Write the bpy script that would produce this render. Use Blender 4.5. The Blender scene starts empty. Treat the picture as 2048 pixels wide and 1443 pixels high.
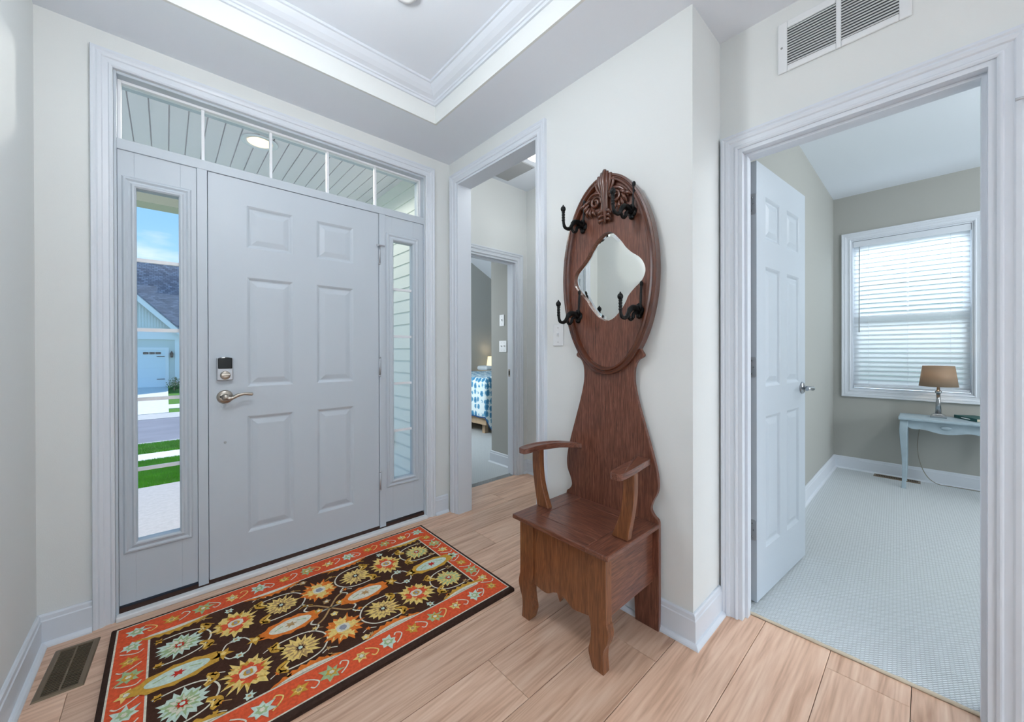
import bpy, math, random
from mathutils import Vector, Matrix
from math import sin, cos, pi, radians, sqrt, atan2
random.seed(7)
S = bpy.context.scene
COL = S.collection

# ------------------------------------------------------------------ camera
FPX, CY, YAW, PIT, ROL = 757.8, 704.6, 0.73946, -0.0025273, -0.0026069
CAM_H = 1.17
def _cam():
    fw = Vector((sin(YAW)*cos(PIT), cos(YAW)*cos(PIT), sin(PIT)))
    r = Vector((cos(YAW), -sin(YAW), 0)); u = r.cross(fw)
    r2 = cos(ROL)*r + sin(ROL)*u; u2 = -sin(ROL)*r + cos(ROL)*u
    cd = bpy.data.cameras.new('camera'); co = bpy.data.objects.new('camera', cd); COL.objects.link(co)
    cd.sensor_width = 36; cd.lens = FPX*36/2048; cd.shift_y = -(721.5-CY)/2048; cd.clip_start = 0.02
    m = Matrix((r2, u2, -fw)).transposed().to_4x4(); m.translation = (0, 0, CAM_H)
    co.matrix_world = m; S.camera = co
_cam()

# ------------------------------------------------------------------ colour management, sky, sun, big lights
S.view_settings.view_transform = 'Standard'; S.view_settings.look = 'None'
S.view_settings.exposure = 0.0; S.view_settings.gamma = 1.0; S.view_settings.use_curve_mapping = False
def lin(c):
    return tuple((v/12.92 if v <= .04045 else ((v+.055)/1.055)**2.4) for v in (x/255 for x in c))
def world():
    w = bpy.data.worlds.new('sky'); S.world = w; w.use_nodes = True
    nt = w.node_tree; bg = nt.nodes['Background']
    tc = nt.nodes.new('ShaderNodeTexCoord'); sp = nt.nodes.new('ShaderNodeSeparateXYZ')
    rp = nt.nodes.new('ShaderNodeValToRGB'); nz = nt.nodes.new('ShaderNodeTexNoise'); cr = nt.nodes.new('ShaderNodeValToRGB')
    mx = nt.nodes.new('ShaderNodeMix'); mx.data_type = 'RGBA'
    mp = nt.nodes.new('ShaderNodeMapping'); mp.inputs['Scale'].default_value = (2, 2, 7)
    L = nt.links.new
    L(tc.outputs['Generated'], sp.inputs[0]); L(sp.outputs['Z'], rp.inputs[0])
    e = rp.color_ramp.elements
    e[0].position = 0.0; e[0].color = (*lin((214, 238, 252)), 1)
    e[1].position = .55; e[1].color = (*lin((105, 170, 238)), 1)
    m = e.new(.16); m.color = (*lin((160, 212, 255)), 1)
    L(tc.outputs['Generated'], mp.inputs[0]); L(mp.outputs[0], nz.inputs['Vector'])
    nz.inputs['Scale'].default_value = 2.2; nz.inputs['Detail'].default_value = 6
    cr.color_ramp.elements[0].position = .56; cr.color_ramp.elements[1].position = .78
    L(nz.outputs['Fac'], cr.inputs[0])
    L(cr.outputs[0], mx.inputs[0]); L(rp.outputs[0], mx.inputs[6]); mx.inputs[7].default_value = (.92, .95, 1, 1)
    L(mx.outputs[2], bg.inputs[0]); bg.inputs[1].default_value = 1.2
world()
def light(name, kind, loc, power, col=(1, 1, 1), rot=None, size=None, size_y=None, radius=.05, target=None, angle=None):
    d = bpy.data.lights.new(name, kind); d.energy = power; d.color = col
    if kind == 'AREA':
        d.shape = 'RECTANGLE'; d.size = size; d.size_y = size_y or size
    elif kind == 'SUN':
        d.angle = angle or .01
    else:
        d.shadow_soft_size = radius
    o = bpy.data.objects.new(name, d); COL.objects.link(o); o.location = loc
    if target is not None:
        o.rotation_euler = (Vector(target)-Vector(loc)).to_track_quat('-Z', 'Y').to_euler()
    elif rot: o.rotation_euler = rot
    return o
COOL = (.87, .945, 1.0); NEUT = (.94, .975, 1.0); WARM = (1.0, .74, .46)
light('sun', 'SUN', (4, 9, 12), 4.0, (1, .97, .92), target=(4-.36, 8, 12-1.36), angle=.012)
# added fill behind the camera, in place of unseen great room windows
light('great_room_fill', 'AREA', (-1.6, -5.85, 1.5), 90, COOL, target=(-.9, 0, 1.35), size=4.2, size_y=2.1)
light('den_blind_fill', 'AREA', (6.3, .12, 2.9), 150, COOL, target=(5.0, .12, 1.35), size=1.4, size_y=1.2)  # added area light above the window, brightens the blind slats
light('den_fill', 'AREA', (3.4, -2.85, 1.6), 46, COOL, target=(3.5, 0, 1.2), size=1.8, size_y=1.5)  # added fill inside the den, no window on this side
light('bedroom_fill', 'AREA', (1.66, 4.6, 1.5), 60, COOL, target=(5, 4.6, 1.2), size=1.5, size_y=1.5)  # added fill along the solid bedroom wall, not a window

# ------------------------------------------------------------------ materials
MATS = {}
def newmat(name):
    m = bpy.data.materials.new(name); m.use_nodes = True
    MATS[name] = m
    return m, m.node_tree, m.node_tree.nodes['Principled BSDF'], m.node_tree.links.new
def mat(name, col, rough=.5, metal=0, bump=None, var=None, spec=.5, coat=0, trans=0, ior=None, emit=None, space='Object'):
    """bump=(scale,strength[,detail]); var=(scale,amount) noise on value."""
    m, nt, b, L = newmat(name)
    c = (*lin(col), 1)
    b.inputs['Base Color'].default_value = c; b.inputs['Roughness'].default_value = rough
    b.inputs['Metallic'].default_value = metal; b.inputs['Specular IOR Level'].default_value = spec
    if coat: b.inputs['Coat Weight'].default_value = coat; b.inputs['Coat Roughness'].default_value = .15
    if trans: b.inputs['Transmission Weight'].default_value = trans
    if ior: b.inputs['IOR'].default_value = ior
    if emit: b.inputs['Emission Color'].default_value = (*lin(emit[0]), 1); b.inputs['Emission Strength'].default_value = emit[1]
    if bump or var: tc = nt.nodes.new('ShaderNodeTexCoord')
    if bump:
        n = nt.nodes.new('ShaderNodeTexNoise'); n.inputs['Scale'].default_value = bump[0]; n.inputs['Detail'].default_value = bump[2] if len(bump) > 2 else 2
        bp = nt.nodes.new('ShaderNodeBump'); bp.inputs['Strength'].default_value = bump[1]; bp.inputs['Distance'].default_value = .002
        L(tc.outputs[space], n.inputs['Vector']); L(n.outputs['Fac'], bp.inputs['Height']); L(bp.outputs[0], b.inputs['Normal'])
    if var:
        n = nt.nodes.new('ShaderNodeTexNoise'); n.inputs['Scale'].default_value = var[0]; n.inputs['Detail'].default_value = 5
        r = nt.nodes.new('ShaderNodeMapRange'); r.inputs[1].default_value = .3; r.inputs[2].default_value = .7
        r.inputs[3].default_value = 1-var[1]; r.inputs[4].default_value = 1+var[1]
        h = nt.nodes.new('ShaderNodeHueSaturation'); h.inputs['Color'].default_value = c
        L(tc.outputs[space], n.inputs['Vector']); L(n.outputs['Fac'], r.inputs[0]); L(r.outputs[0], h.inputs['Value']); L(h.outputs[0], b.inputs['Base Color'])
    return m
def wood(name, dark, mid, light_, axis, stretch=9, scale=2.2, rough=.4, rand=False, bands=.35, coat=0, bump=.15, ray=0.):
    m, nt, b, L = newmat(name)
    tc = nt.nodes.new('ShaderNodeTexCoord'); mp = nt.nodes.new('ShaderNodeMapping')
    sc = [stretch]*3; sc[axis] = 1.0
    mp.inputs['Scale'].default_value = sc
    src = tc.outputs['Object']
    if rand:
        oi = nt.nodes.new('ShaderNodeObjectInfo'); mul = nt.nodes.new('ShaderNodeVectorMath'); mul.operation = 'SCALE'
        cmb = nt.nodes.new('ShaderNodeCombineXYZ'); cmb.inputs[0].default_value = 37; cmb.inputs[1].default_value = 11; cmb.inputs[2].default_value = 23
        add = nt.nodes.new('ShaderNodeVectorMath'); add.operation = 'ADD'
        L(cmb.outputs[0], mul.inputs[0]); L(oi.outputs['Random'], mul.inputs['Scale'])
        L(src, add.inputs[0]); L(mul.outputs[0], add.inputs[1]); src = add.outputs[0]
    L(src, mp.inputs[0])
    n1 = nt.nodes.new('ShaderNodeTexNoise'); n1.inputs['Scale'].default_value = scale; n1.inputs['Detail'].default_value = 6; n1.inputs['Roughness'].default_value = .55; n1.inputs['Distortion'].default_value = .5
    L(mp.outputs[0], n1.inputs['Vector'])
    # growth-ring lines: contours of a slow stretched noise
    n2 = nt.nodes.new('ShaderNodeTexNoise'); n2.inputs['Scale'].default_value = scale*.42; n2.inputs['Detail'].default_value = 1.5; n2.inputs['Distortion'].default_value = .3
    L(mp.outputs[0], n2.inputs['Vector'])
    mm = nt.nodes.new('ShaderNodeMath'); mm.operation = 'MULTIPLY'; mm.inputs[1].default_value = 24
    fr = nt.nodes.new('ShaderNodeMath'); fr.operation = 'PINGPONG'; fr.inputs[1].default_value = 1
    L(n2.outputs['Fac'], mm.inputs[0]); L(mm.outputs[0], fr.inputs[0])
    # fine pores
    n3 = nt.nodes.new('ShaderNodeTexNoise'); n3.inputs['Scale'].default_value = scale*14; n3.inputs['Detail'].default_value = 3
    mp3 = nt.nodes.new('ShaderNodeMapping'); s3 = [3.]*3; s3[axis] = .22; mp3.inputs['Scale'].default_value = s3
    L(src, mp3.inputs[0]); L(mp3.outputs[0], n3.inputs['Vector'])
    mixf = nt.nodes.new('ShaderNodeMix'); mixf.inputs[0].default_value = bands
    L(n1.outputs['Fac'], mixf.inputs[2]); L(fr.outputs[0], mixf.inputs[3])
    mixg = nt.nodes.new('ShaderNodeMix'); mixg.inputs[0].default_value = .28
    L(mixf.outputs[0], mixg.inputs[2]); L(n3.outputs['Fac'], mixg.inputs[3])
    rp = nt.nodes.new('ShaderNodeValToRGB'); e = rp.color_ramp.elements
    e[0].position = .30; e[0].color = (*lin(dark), 1); e[1].position = .70; e[1].color = (*lin(light_), 1)
    k = e.new(.5); k.color = (*lin(mid), 1)
    L(mixg.outputs[0], rp.inputs[0]); out = rp.outputs[0]
    if rand:
        mr = nt.nodes.new('ShaderNodeMapRange'); mr.inputs[3].default_value = .84; mr.inputs[4].default_value = 1.08
        h = nt.nodes.new('ShaderNodeHueSaturation'); L(oi.outputs['Random'], mr.inputs[0]); L(mr.outputs[0], h.inputs['Value']); L(out, h.inputs['Color']); out = h.outputs[0]
    L(out, b.inputs['Base Color']); b.inputs['Roughness'].default_value = rough
    if coat: b.inputs['Coat Weight'].default_value = coat; b.inputs['Coat Roughness'].default_value = .12
    bp = nt.nodes.new('ShaderNodeBump'); bp.inputs['Strength'].default_value = bump; bp.inputs['Distance'].default_value = .0015
    L(mixg.outputs[0], bp.inputs['Height']); L(bp.outputs[0], b.inputs['Normal'])
    return m

mat('paint_foyer', (229, 232, 231), .75, bump=(260, .12), spec=.25)
mat('paint_den', (176, 177, 172), .75, bump=(260, .12), spec=.25)
mat('paint_ceiling', (238, 244, 252), .85, bump=(180, .12), spec=.2)
mat('trim_white', (222, 228, 236), .38, spec=.4)
mat('door_white', (196, 205, 214), .42, spec=.4, bump=(90, .05, 4))  # darker than the trim; shade on the door put into its colour
mat('bright_white', (240, 242, 246), .45)
mat('plastic_white', (235, 238, 240), .35)
wood('plank_wood', (186, 144, 117), (225, 186, 159), (243, 212, 187), 0, stretch=16, scale=1.9, rough=.36, rand=True, bands=.14, bump=.05)
mat('plank_gap', (70, 48, 38), .8)
OAK = ((56, 27, 19), (108, 64, 48), (142, 92, 72))
wood('oak_vertical', *OAK, 2, stretch=16, scale=9.0, rough=.34, bands=.14, coat=.35)
wood('oak_horizontal', *OAK, 1, stretch=16, scale=9.0, rough=.34, bands=.14, coat=.35)
wood('oak_front', (84, 46, 26), (122, 74, 44), (146, 94, 58), 2, stretch=14, scale=8, rough=.38, bands=.2, coat=.25)
wood('oak_depth', *OAK, 0, stretch=16, scale=9.0, rough=.32, bands=.14, coat=.4)
mat('oak_carved', (84, 42, 24), .26, bump=(60, .25), coat=.5, var=(20, .2))
mat('cast_iron', (22, 24, 25), .42, metal=.6, bump=(220, .5))
mat('nickel', (176, 168, 158), .3, metal=1)
mat('steel', (186, 190, 196), .42, metal=.7)
mat('chrome_dark', (176, 180, 184), .2, metal=.9)
mat('black_gloss', (10, 16, 22), .12)
mat('threshold_brown', (58, 32, 22), .5)
mat('rubber_black', (18, 16, 16), .7)
mat('bronze_register', (124, 108, 88), .42, metal=.35)
mat('slot_shade', (16, 15, 14), .9)
mat('mirror_silver', (238, 240, 236), .015, metal=1)
mat('fabric_shade', (176, 158, 140), .9, bump=(500, .5), var=(60, .12))
mat('shade_cream', (250, 240, 214), .9, emit=((255, 236, 190), .75))
mat('table_paint', (164, 182, 192), .5, var=(14, .08), bump=(60, .15))
mat('book_green', (14, 84, 82), .45)
mat('book_paper', (212, 200, 178), .9)
mat('print_white', (235, 240, 240), .6)
mat('cable_grey', (150, 146, 134), .6)
mat('concrete', (178, 174, 176), .9, bump=(90, .5, 4), var=(30, .08))
mat('sidewalk', (226, 222, 216), .9, bump=(60, .4, 4), var=(8, .06))
mat('asphalt', (132, 132, 142), .95, bump=(70, .6, 4), var=(1.2, .1))
mat('curb', (196, 192, 188), .9, var=(8, .06))
mat('siding_cream', (238, 241, 234), .6, bump=(40, .15))
mat('soffit_vinyl', (248, 242, 246), .6)
mat('beam_beige', (206, 202, 180), .7)
mat('house_siding', (200, 214, 212), .75)
mat('house_trim', (226, 236, 240), .6)
mat('garage_white', (214, 232, 240), .55)
mat('garage_glass', (40, 44, 48), .15)
mat('shrub_green', (52, 110, 34), .8, var=(30, .35))
mat('grass_blade', (98, 168, 22), .75, var=(3, .25))
mat('lawn_soil', (74, 128, 24), .95, bump=(120, 1.0, 4), var=(18, .3))
mat('lamp_glow', (255, 244, 224), .5, emit=((255, 226, 180), 1.3))
mat('dome_glow', (255, 250, 240), .5, emit=((255, 250, 240), 3.0))
mat('bed_wood', (190, 164, 134), .5, var=(12, .1))
mat('bed_linen', (226, 234, 238), .85, bump=(40, .3))
mat('piping_blue', (30, 74, 126), .8)
mat('lead_grey', (168, 170, 172), .5)
mat('grille_shadow', (96, 100, 104), .8)
mat('sill_white', (238, 240, 242), .4)
def glass(name, tint=(1, 1, 1)):
    m, nt, b, L = newmat(name)
    out = nt.nodes['Material Output']; nt.nodes.remove(b)
    t = nt.nodes.new('ShaderNodeBsdfTransparent'); t.inputs[0].default_value = (*tint, 1)
    g = nt.nodes.new('ShaderNodeBsdfGlossy'); g.inputs['Roughness'].default_value = .01
    f = nt.nodes.new('ShaderNodeFresnel'); f.inputs['IOR'].default_value = 1.25
    mx = nt.nodes.new('ShaderNodeMixShader')
    L(f.outputs[0], mx.inputs[0]); L(t.outputs[0], mx.inputs[1]); L(g.outputs[0], mx.inputs[2]); L(mx.outputs[0], out.inputs[0])
glass('window_glass', (.97, .985, .985))
def carpet():
    m, nt, b, L = newmat('carpet')
    tc = nt.nodes.new('ShaderNodeTexCoord'); mp = nt.nodes.new('ShaderNodeMapping')
    mp.inputs['Rotation'].default_value = (0, 0, radians(38)); mp.inputs['Scale'].default_value = (1, 1, 1)
    L(tc.outputs['Object'], mp.inputs[0])
    br = nt.nodes.new('ShaderNodeTexBrick'); br.inputs['Scale'].default_value = 44
    br.inputs['Mortar Size'].default_value = .09; br.inputs['Mortar Smooth'].default_value = 1; br.inputs['Brick Width'].default_value = .85; br.inputs['Row Height'].default_value = .36
    br.inputs['Color1'].default_value = (1, 1, 1, 1); br.inputs['Color2'].default_value = (.9, .9, .9, 1); br.inputs['Mortar'].default_value = (0, 0, 0, 1)
    n = nt.nodes.new('ShaderNodeTexNoise'); n.inputs['Scale'].default_value = 420; n.inputs['Detail'].default_value = 2
    L(mp.outputs[0], br.inputs['Vector']); L(tc.outputs['Object'], n.inputs['Vector'])
    mx = nt.nodes.new('ShaderNodeMix'); mx.inputs[0].default_value = .3; L(br.outputs['Color'], mx.inputs[2]); L(n.outputs['Fac'], mx.inputs[3])
    rp = nt.nodes.new('ShaderNodeValToRGB'); e = rp.color_ramp.elements
    e[0].position = .2; e[0].color = (*lin((200, 206, 208)), 1); e[1].position = .8; e[1].color = (*lin((228, 234, 237)), 1)
    L(mx.outputs[0], rp.inputs[0]); L(rp.outputs[0], b.inputs['Base Color']); b.inputs['Roughness'].default_value = 1; b.inputs['Specular IOR Level'].default_value = .1
    bp = nt.nodes.new('ShaderNodeBump'); bp.inputs['Strength'].default_value = .8; bp.inputs['Distance'].default_value = .006
    L(mx.outputs[0], bp.inputs['Height']); L(bp.outputs[0], b.inputs['Normal'])
carpet()
def quilt():
    m, nt, b, L = newmat('quilt')
    tc = nt.nodes.new('ShaderNodeTexCoord')
    v = nt.nodes.new('ShaderNodeTexVoronoi'); v.inputs['Scale'].default_value = 13; v.inputs['Randomness'].default_value = .35
    mp = nt.nodes.new('ShaderNodeMapping'); mp.inputs['Scale'].default_value = (1, 1, .8)
    n = nt.nodes.new('ShaderNodeTexNoise'); n.inputs['Scale'].default_value = 60; n.inputs['Detail'].default_value = 3
    L(tc.outputs['Object'], mp.inputs[0]); L(mp.outputs[0], v.inputs['Vector']); L(tc.outputs['Object'], n.inputs['Vector'])
    a = nt.nodes.new('ShaderNodeMath'); a.operation = 'MULTIPLY_ADD'; a.inputs[1].default_value = .42; L(n.outputs['Fac'], a.inputs[0]); L(v.outputs['Distance'], a.inputs[2])
    rp = nt.nodes.new('ShaderNodeValToRGB'); e = rp.color_ramp.elements; rp.color_ramp.interpolation = 'LINEAR'
    e[0].position = .46; e[0].color = (*lin((64, 130, 172)), 1); e[1].position = .84; e[1].color = (*lin((226, 240, 242)), 1)
    k = e.new(.66); k.color = (*lin((100, 164, 198)), 1); k = e.new(.70); k.color = (*lin((222, 238, 242)), 1)
    L(a.outputs[0], rp.inputs[0]); L(rp.outputs[0], b.inputs['Base Color']); b.inputs['Roughness'].default_value = .9
    bp = nt.nodes.new('ShaderNodeBump'); bp.inputs['Strength'].default_value = .4; bp.inputs['Distance'].default_value = .01; L(v.outputs['Distance'], bp.inputs['Height']); L(bp.outputs[0], b.inputs['Normal'])
quilt()
def shingles():
    m, nt, b, L = newmat('shingles')
    tc = nt.nodes.new('ShaderNodeTexCoord'); br = nt.nodes.new('ShaderNodeTexBrick'); n = nt.nodes.new('ShaderNodeTexNoise')
    br.inputs['Scale'].default_value = 5; br.inputs['Row Height'].default_value = .6; br.inputs['Brick Width'].default_value = 1.1; br.inputs['Mortar Size'].default_value = .05
    br.inputs['Color1'].default_value = (*lin((112, 128, 148)), 1); br.inputs['Color2'].default_value = (*lin((66, 80, 100)), 1); br.inputs['Mortar'].default_value = (*lin((52, 64, 82)), 1)
    L(tc.outputs['Object'], br.inputs['Vector']); L(br.outputs['Color'], b.inputs['Base Color']); b.inputs['Roughness'].default_value = .95
shingles()
def translucent(name, col, k=.45):
    m, nt, b, L = newmat(name); out = nt.nodes['Material Output']
    b.inputs['Base Color'].default_value = (*lin(col), 1); b.inputs['Roughness'].default_value = .5
    t = nt.nodes.new('ShaderNodeBsdfTranslucent'); t.inputs[0].default_value = (*lin(col), 1)
    mx = nt.nodes.new('ShaderNodeMixShader'); mx.inputs[0].default_value = k
    L(b.outputs[0], mx.inputs[1]); L(t.outputs[0], mx.inputs[2]); L(mx.outputs[0], out.inputs[0])
def fillglass():
    m, nt, b, L = newmat('fill_globe_glass'); out = nt.nodes['Material Output']
    t = nt.nodes.new('ShaderNodeBsdfTransparent'); e = nt.nodes.new('ShaderNodeEmission'); e.inputs[0].default_value = (1, .97, .92, 1); e.inputs[1].default_value = 3
    mx = nt.nodes.new('ShaderNodeMixShader'); mx.inputs[0].default_value = .35; L(t.outputs[0], mx.inputs[1]); L(e.outputs[0], mx.inputs[2]); L(mx.outputs[0], out.inputs[0])
fillglass()
translucent('blind_slat', (246, 248, 250), .65)
translucent('linen_shade', (188, 168, 146), .5)

# ------------------------------------------------------------------ mesh helpers
class MB:
    def __init__(s): s.v = []; s.f = []; s.m = []; s.sm = []
    def add(s, vs, fs, mi=0, smooth=False):
        k = len(s.v); s.v += [tuple(p) for p in vs]
        for f in fs: s.f.append(tuple(k+i for i in f)); s.m.append(mi); s.sm.append(smooth)
        return s
    def box(s, x0, x1, y0, y1, z0, z1, mi=0):
        x0, x1 = sorted((x0, x1)); y0, y1 = sorted((y0, y1)); z0, z1 = sorted((z0, z1))
        return s.add([(x0,y0,z0),(x1,y0,z0),(x1,y1,z0),(x0,y1,z0),(x0,y0,z1),(x1,y0,z1),(x1,y1,z1),(x0,y1,z1)],
              [(0,3,2,1),(4,5,6,7),(0,1,5,4),(1,2,6,5),(2,3,7,6),(3,0,4,7)], mi)
    def prism(s, poly, fn, d0, d1, mi=0, smooth=False):
        """poly: 2D points; fn(a,b,d) -> xyz; caps are n-gons."""
        n = len(poly); vs = [fn(a, b, d0) for a, b in poly] + [fn(a, b, d1) for a, b in poly]
        s.add(vs, [tuple(range(n)), tuple(range(2*n-1, n-1, -1))], mi)
        k = len(s.v)-2*n
        for i in range(n):
            j = (i+1) % n; s.f.append((k+i, k+n+i, k+n+j, k+j)); s.m.append(mi); s.sm.append(smooth)
        return s
    def tube(s, pts, rad, n=8, mi=0, caps=True, squash=None):
        pts = [Vector(p) for p in pts]
        if not hasattr(rad, '__len__'): rad = [rad]*len(pts)
        rings = []; up = None
        for i, p in enumerate(pts):
            t = (pts[min(i+1, len(pts)-1)]-pts[max(i-1, 0)]).normalized()
            if up is None:
                up = Vector((0, 0, 1)) if abs(t.z) < .9 else Vector((1, 0, 0))
            a = t.cross(up)
            if a.length < 1e-4: a = t.cross(Vector((0, 1, 0)))
            a.normalize(); bb = a.cross(t).normalized(); up = bb
            ring = []
            for k in range(n):
                o = a*cos(2*pi*k/n)*rad[i] + bb*sin(2*pi*k/n)*rad[i]
                if squash: o = Vector((o.x*squash[0], o.y*squash[1], o.z*squash[2]))
                ring.append(p+o)
            rings.append(ring)
        vs = [q for r in rings for q in r]; fs = []
        for i in range(len(pts)-1):
            for k in range(n):
                j = (k+1) % n; fs.append((i*n+k, i*n+j, (i+1)*n+j, (i+1)*n+k))
        s.add(vs, fs, mi, True)
        if caps: s.add([], []); b0 = len(s.v)-len(vs); s.f.append(tuple(b0+k for k in range(n-1, -1, -1))); s.m.append(mi); s.sm.append(False); s.f.append(tuple(b0+(len(pts)-1)*n+k for k in range(n))); s.m.append(mi); s.sm.append(False)
        return s
    def lathe(s, prof, c, n=24, axis=2, mi=0, smooth=True, square=False):
        """prof: (r, h) pairs along axis from c."""
        vs = []; fs = []; c = Vector(c)
        for r, h in prof:
            for k in range(n):
                a = 2*pi*(k+.5)/n
                rr = r/cos(pi/n) if square else r
                u, v = rr*cos(a), rr*sin(a)
                o = {2: (u, v, h), 1: (u, h, v), 0: (h, u, v)}[axis]
                vs.append(c+Vector(o))
        m = len(prof)
        for i in range(m-1):
            for k in range(n):
                j = (k+1) % n; fs.append((i*n+k, i*n+j, (i+1)*n+j, (i+1)*n+k))
        s.add(vs, fs, mi, smooth and not square)
        b0 = len(s.v)-len(vs)
        for i, rv in ((0, 1), (m-1, 0)):
            if prof[i][0] > 1e-5:
                f = tuple(b0+i*n+k for k in range(n)); s.f.append(f[::-1] if rv else f); s.m.append(mi); s.sm.append(False)
        return s
    def ball(s, c, r, n=10, mi=0, sc=(1, 1, 1)):
        prof = [(r*sin(pi*i/n)+1e-6, -r*cos(pi*i/n)) for i in range(n+1)]
        k = len(s.v); s.lathe(prof, (0, 0, 0), n+2, 2, mi)
        for i in range(k, len(s.v)):
            v = s.v[i]; s.v[i] = (v[0]*sc[0]+c[0], v[1]*sc[1]+c[1], v[2]*sc[2]+c[2])
        return s
    def sweep(s, path, prof, fn, closed=False, mi=0, smooth=False):
        """profile (offset to the left of the path, depth) swept along a mitred 2D path; fn(a,b,d)."""
        n = len(path); P = [Vector(p) for p in path]; rows = []
        for i in range(n):
            ns = []
            for a, b in ((i-1, i), (i, i+1)):
                if not closed and (a < 0 or b >= n): continue
                t = (P[b % n]-P[a % n]).normalized(); ns.append(Vector((-t.y, t.x)))
            m = ns[0] if len(ns) == 1 else (ns[0]+ns[1])/(1+ns[0].dot(ns[1]))
            rows.append([fn(P[i].x+m.x*o, P[i].y+m.y*o, d) for o, d in prof])
        k = len(prof); fs = []
        for i in range(n if closed else n-1):
            for j in range(k):
                jj = (j+1) % k; ii = (i+1) % n
                fs.append((i*k+j, ii*k+j, ii*k+jj, i*k+jj))
        if not closed: fs += [tuple(range(k)), tuple((n-1)*k+j for j in range(k-1, -1, -1))]
        return s.add([q for r in rows for q in r], fs, mi, smooth)
    def build(s, name, mats, parent=None, bevel=0, seg=2, local=False, sub=0, weld=False):
        me = bpy.data.meshes.new(name)
        off = Vector((0, 0, 0))
        if parent is not None and not local:
            q = parent
            while q is not None: off += q.location; q = q.parent
        me.from_pydata([(v[0]-off.x, v[1]-off.y, v[2]-off.z) for v in s.v], [], s.f)
        for m in ([mats] if isinstance(mats, str) else mats): me.materials.append(MATS[m])
        me.polygons.foreach_set('material_index', s.m); me.polygons.foreach_set('use_smooth', s.sm); me.update()
        o = bpy.data.objects.new(name, me); COL.objects.link(o)
        if parent is not None: o.parent = parent
        if bevel:
            b = o.modifiers.new('bevel', 'BEVEL'); b.width = bevel; b.segments = seg; b.limit_method = 'ANGLE'; b.angle_limit = radians(40)
        if sub:
            b = o.modifiers.new('sub', 'SUBSURF'); b.levels = sub; b.render_levels = sub
        return o
def tag(o, label, cat=None, group=None, kind=None):
    o['label'] = label
    if cat: o['category'] = cat
    if group: o['group'] = group
    if kind: o['kind'] = kind
    return o
def empty(name, loc, label=None, cat=None, group=None, kind=None, rz=0):
    o = bpy.data.objects.new(name, None); COL.objects.link(o); o.location = loc; o.rotation_euler = (0, 0, rz); o.empty_display_size = .05
    if label: tag(o, label, cat, group, kind)
    return o
def inst(src, parent, loc=None, name=None, rot=None):
    o = src.copy(); COL.objects.link(o); o.parent = parent
    if loc is not None: o.location = loc
    if rot is not None: o.rotation_euler = rot
    return o
def struct(name, mb, m, label, bevel=0, cat=None):
    o = mb.build(name, m, bevel=bevel); return tag(o, label, cat, kind='structure')
def catmull(P, k=6, closed=False):
    out = []; n = len(P)
    for i in range(n if closed else n-1):
        p0, p1, p2, p3 = (P[(i-1) % n] if closed or i > 0 else P[0]), P[i], P[(i+1) % n], (P[(i+2) % n] if closed or i+2 < n else P[-1])
        for j in range(k):
            t = j/k
            out.append(tuple(.5*((2*b)+(-a+c)*t+(2*a-5*b+4*c-d)*t*t+(-a+3*b-3*c+d)*t**3) for a, b, c, d in zip(p0, p1, p2, p3)))
    if not closed: out.append(tuple(P[-1]))
    return out
def wall(mb, axis, c0, c1, a0, a1, z0, z1, ops=()):
    """slab across `axis` (0: plane x=c0..c1 running along y; 1: plane y=c0..c1 running along x) with openings (a0,a1,z0,z1)."""
    xs = sorted({a0, a1, *[max(a0, min(a1, o[i])) for o in ops for i in (0, 1)]}); zs = sorted({z0, z1, *[max(z0, min(z1, o[i])) for o in ops for i in (2, 3)]})
    for i in range(len(xs)-1):
        run = None
        for j in range(len(zs)):
            solid = False
            if j < len(zs)-1:
                cx, cz = (xs[i]+xs[i+1])/2, (zs[j]+zs[j+1])/2
                solid = not any(o[0] < cx < o[1] and o[2] < cz < o[3] for o in ops)
            if solid and run is None: run = zs[j]
            if not solid and run is not None:
                (mb.box(c0, c1, xs[i], xs[i+1], run, zs[j]) if axis == 0 else mb.box(xs[i], xs[i+1], c0, c1, run, zs[j])); run = None
    return mb
def onX(x0, sgn): return lambda a, b, d: (x0+sgn*d, a, b)
def onY(y0, sgn): return lambda a, b, d: (a, y0+sgn*d, b)

# ------------------------------------------------------------------ main dimensions (metres)
XL, XR, XR2, XR2B = -.385, 1.550, 1.845, 1.955      # left wall, hall-tree wall, den wall (foyer side / den side)
YF, YFO, YC = 2.385, 2.535, .63                     # front wall inside / outside, outer corner by the hall tree
ZC, ZT = 2.55, 2.735                                # ceiling, tray ceiling
XH, YH, YHB, ZH = 2.585, 2.62, 2.73, 2.72           # hall right wall, hall end wall, its bedroom side, hall ceiling
XD, YD, ZD = 4.98, .64, 2.69                        # den window wall, den side wall, den ceiling
XS = 1.47                                           # porch side wall (siding)
CAS = [(0, 0), (0, .010), (.006, .014), (.010, .014), (.014, .010), (.030, .012), (.034, .017), (.044, .020), (.050, .018), (.056, .022), (.064, .022), (.066, .018), (.066, 0)]
BASE = [(0, 0), (.125, 0), (.125, .006), (.119, .010), (.104, .011), (.100, .014), (0, .014)]
SHOE = [(0, 0), (.018, 0), (.017, .006), (.012, .012), (.006, .016), (0, .017)]
def casing(name, label, pts, fn, prof=CAS):
    return struct(name, MB().sweep(pts, prof, fn), 'trim_white', label)
def baseboard(name, label, path, sgn=1):
    """path in plan, wall on the right of the path, room on the left."""
    o = empty(name, (path[0][0], path[0][1], 0), label, kind='structure')
    f = lambda a, b, d: (a, b, d)
    MB().sweep(path, [(sgn*d, h) for h, d in BASE], f).build('board', 'trim_white', o)
    MB().sweep(path, [(sgn*(d+.014), h) for h, d in SHOE], f).build('shoe_moulding', 'trim_white', o)
    return o

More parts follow.
